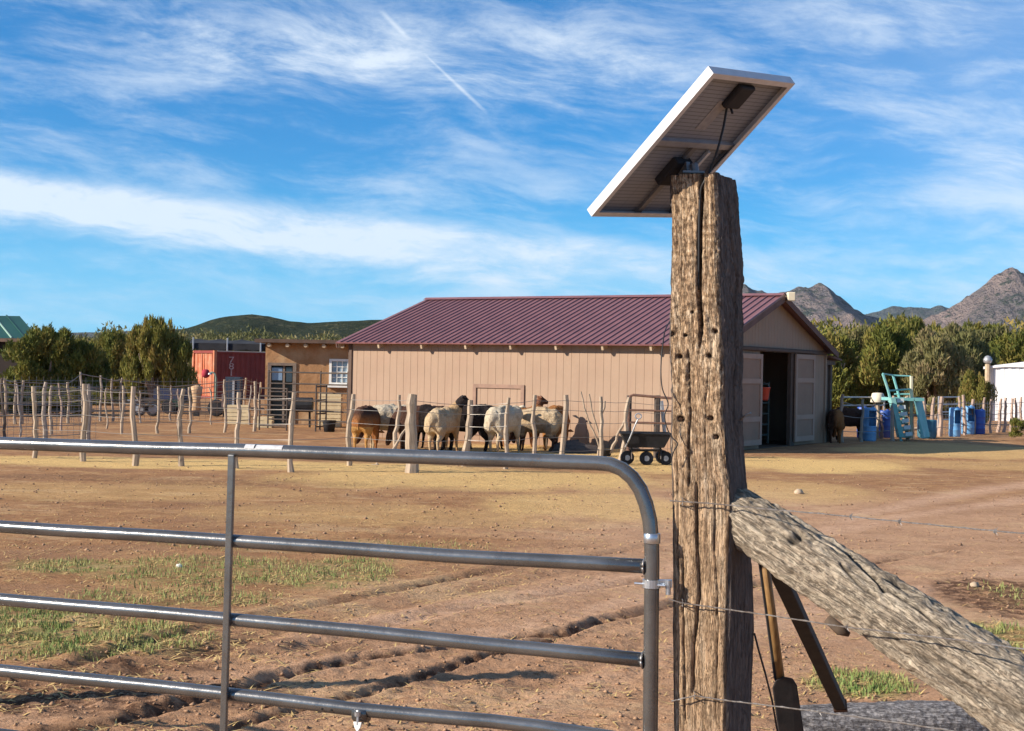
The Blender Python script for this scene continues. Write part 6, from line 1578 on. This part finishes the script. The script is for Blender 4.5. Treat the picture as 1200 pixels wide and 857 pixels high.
pbox(-hw_ + fw, hw_ - fw, tc1 - .010, tc1 + .010, NB_, NB_ + .012, 'cross_bar', mat('dull_aluminium', (.34, .34, .36), (.28, .28, .30), sc=30, rough=.5, metal=.3))
sl_, tl_ = pst(835, 135, NB_); pbox(sl_ - .022, sl_ + .022, tl_ - .055, tl_ + .055, NB_, NB_ + .0010, 'spec_label', mat('grey_label', (.27, .26, .27), (.34, .33, .33), sc=40))
sk_, tk_ = pst(789, 195, NB_); pbox(sk_ - .036, sk_ + .036, tk_ - .055, tk_ + .04, NB_, NB_ + .025, 'charge_box', rub, bevel=.005)
sk_, tk_ = pst(812, 196, NB_); pbox(sk_ - .006, sk_ + .006, tk_ - .09, tk_ + .07, NB_ + .001, NB_ + .010, 'mount_rail', alu)
sm0, tm0 = pst(770, 220, NB_); pbox(sm0 - .010, sm0 + .010, -hl2 + fw, tc1, NB_, NB_ + .009, 'mount_rail', mat('grey_steel_strap', (.25, .25, .26), (.18, .18, .19), sc=20, rough=.5, metal=.6))
sm1, tm1 = pst(783, 240, NB_); pbox(sm1 + .03, sm1 + .045, -hl2 + fw, tc1, NB_, NB_ + .009, 'mount_rail', MATS['grey_steel_strap'])
# bracket from the rails to the post top
topc = Vector((float(cc[0]), float(cc[1]), float(cc[2])))
mb = MB(); mb.bar(pl(sm0, -.09, .01), topc + Vector((-.04, 0, .02)), .05, .012); mb.build('bracket', MATS['grey_steel_strap'], sol)
MB().bar(topc + Vector((-.06, 0, .012)), topc + Vector((.0, 0, .012)), .07, .006, side=(0, 1, 0)).build('mount_plate', MATS['grey_steel_strap'], sol)
MB().tube([topc + Vector((-.02, 0, .01)), pl(.02, -.03, .02)], .011, 8).build('mount_stem', MATS['grey_steel_strap'], sol)
cw = smoothp([pl(sj, tj - .045, .01), W(853, 122, 3.93), W(848, 148, 3.93), W(841, 175, 3.92), W(833, 198, 3.93), W(826, 212, 3.925), W(821, 225, 3.935), W(819.5, 260, 3.935), W(819, 300, 3.94), W(818.6, 340, 3.945)])
cable(cw, .0033).build('panel_cable', cab, sol, smooth=True)

# latch post outside the frame, beyond the far end of the gate (its shadow lies across the yard)
tipg = G(640, 788); lpb = Vector((tipg.x, tipg.y, 0)) + SUN_AZ * 4.62
lp_ = thing('latch_post', lpb, 'thick timber latch post at the far left end of the farm gate', 'post')
stick(lpb, lpb + Vector((0, 0, 2.15)), .10, lp_, post_d, seed=9, name='timber', n=12)
MB().tube([lpb + Vector((0, 0, 2.0)), lpb + Vector((0, 0, 2.16))], [.09, .02], 10).build('cap', post_d, lp_)

# ------------------------------------------------------------------ haze
hz = MB().box((-8600, -600, -3), (8600, 14500, 620)).build('haze', D.materials.new('haze_air'))
hm = hz.data.materials[0]; hm.use_nodes = True; hm.node_tree.nodes.clear(); x = NX(hm.node_tree)
ou = x.node('ShaderNodeOutputMaterial'); pv = x.node('ShaderNodeVolumePrincipled')
pv.inputs['Color'].default_value = (.62, .78, 1.0, 1); pv.inputs['Density'].default_value = 0.000028; pv.inputs['Anisotropy'].default_value = 0.2
x.l.new(pv.outputs[0], ou.inputs['Volume']); hz['kind'] = 'stuff'; hz['label'] = 'thin bluish air over the yard and the mountains'
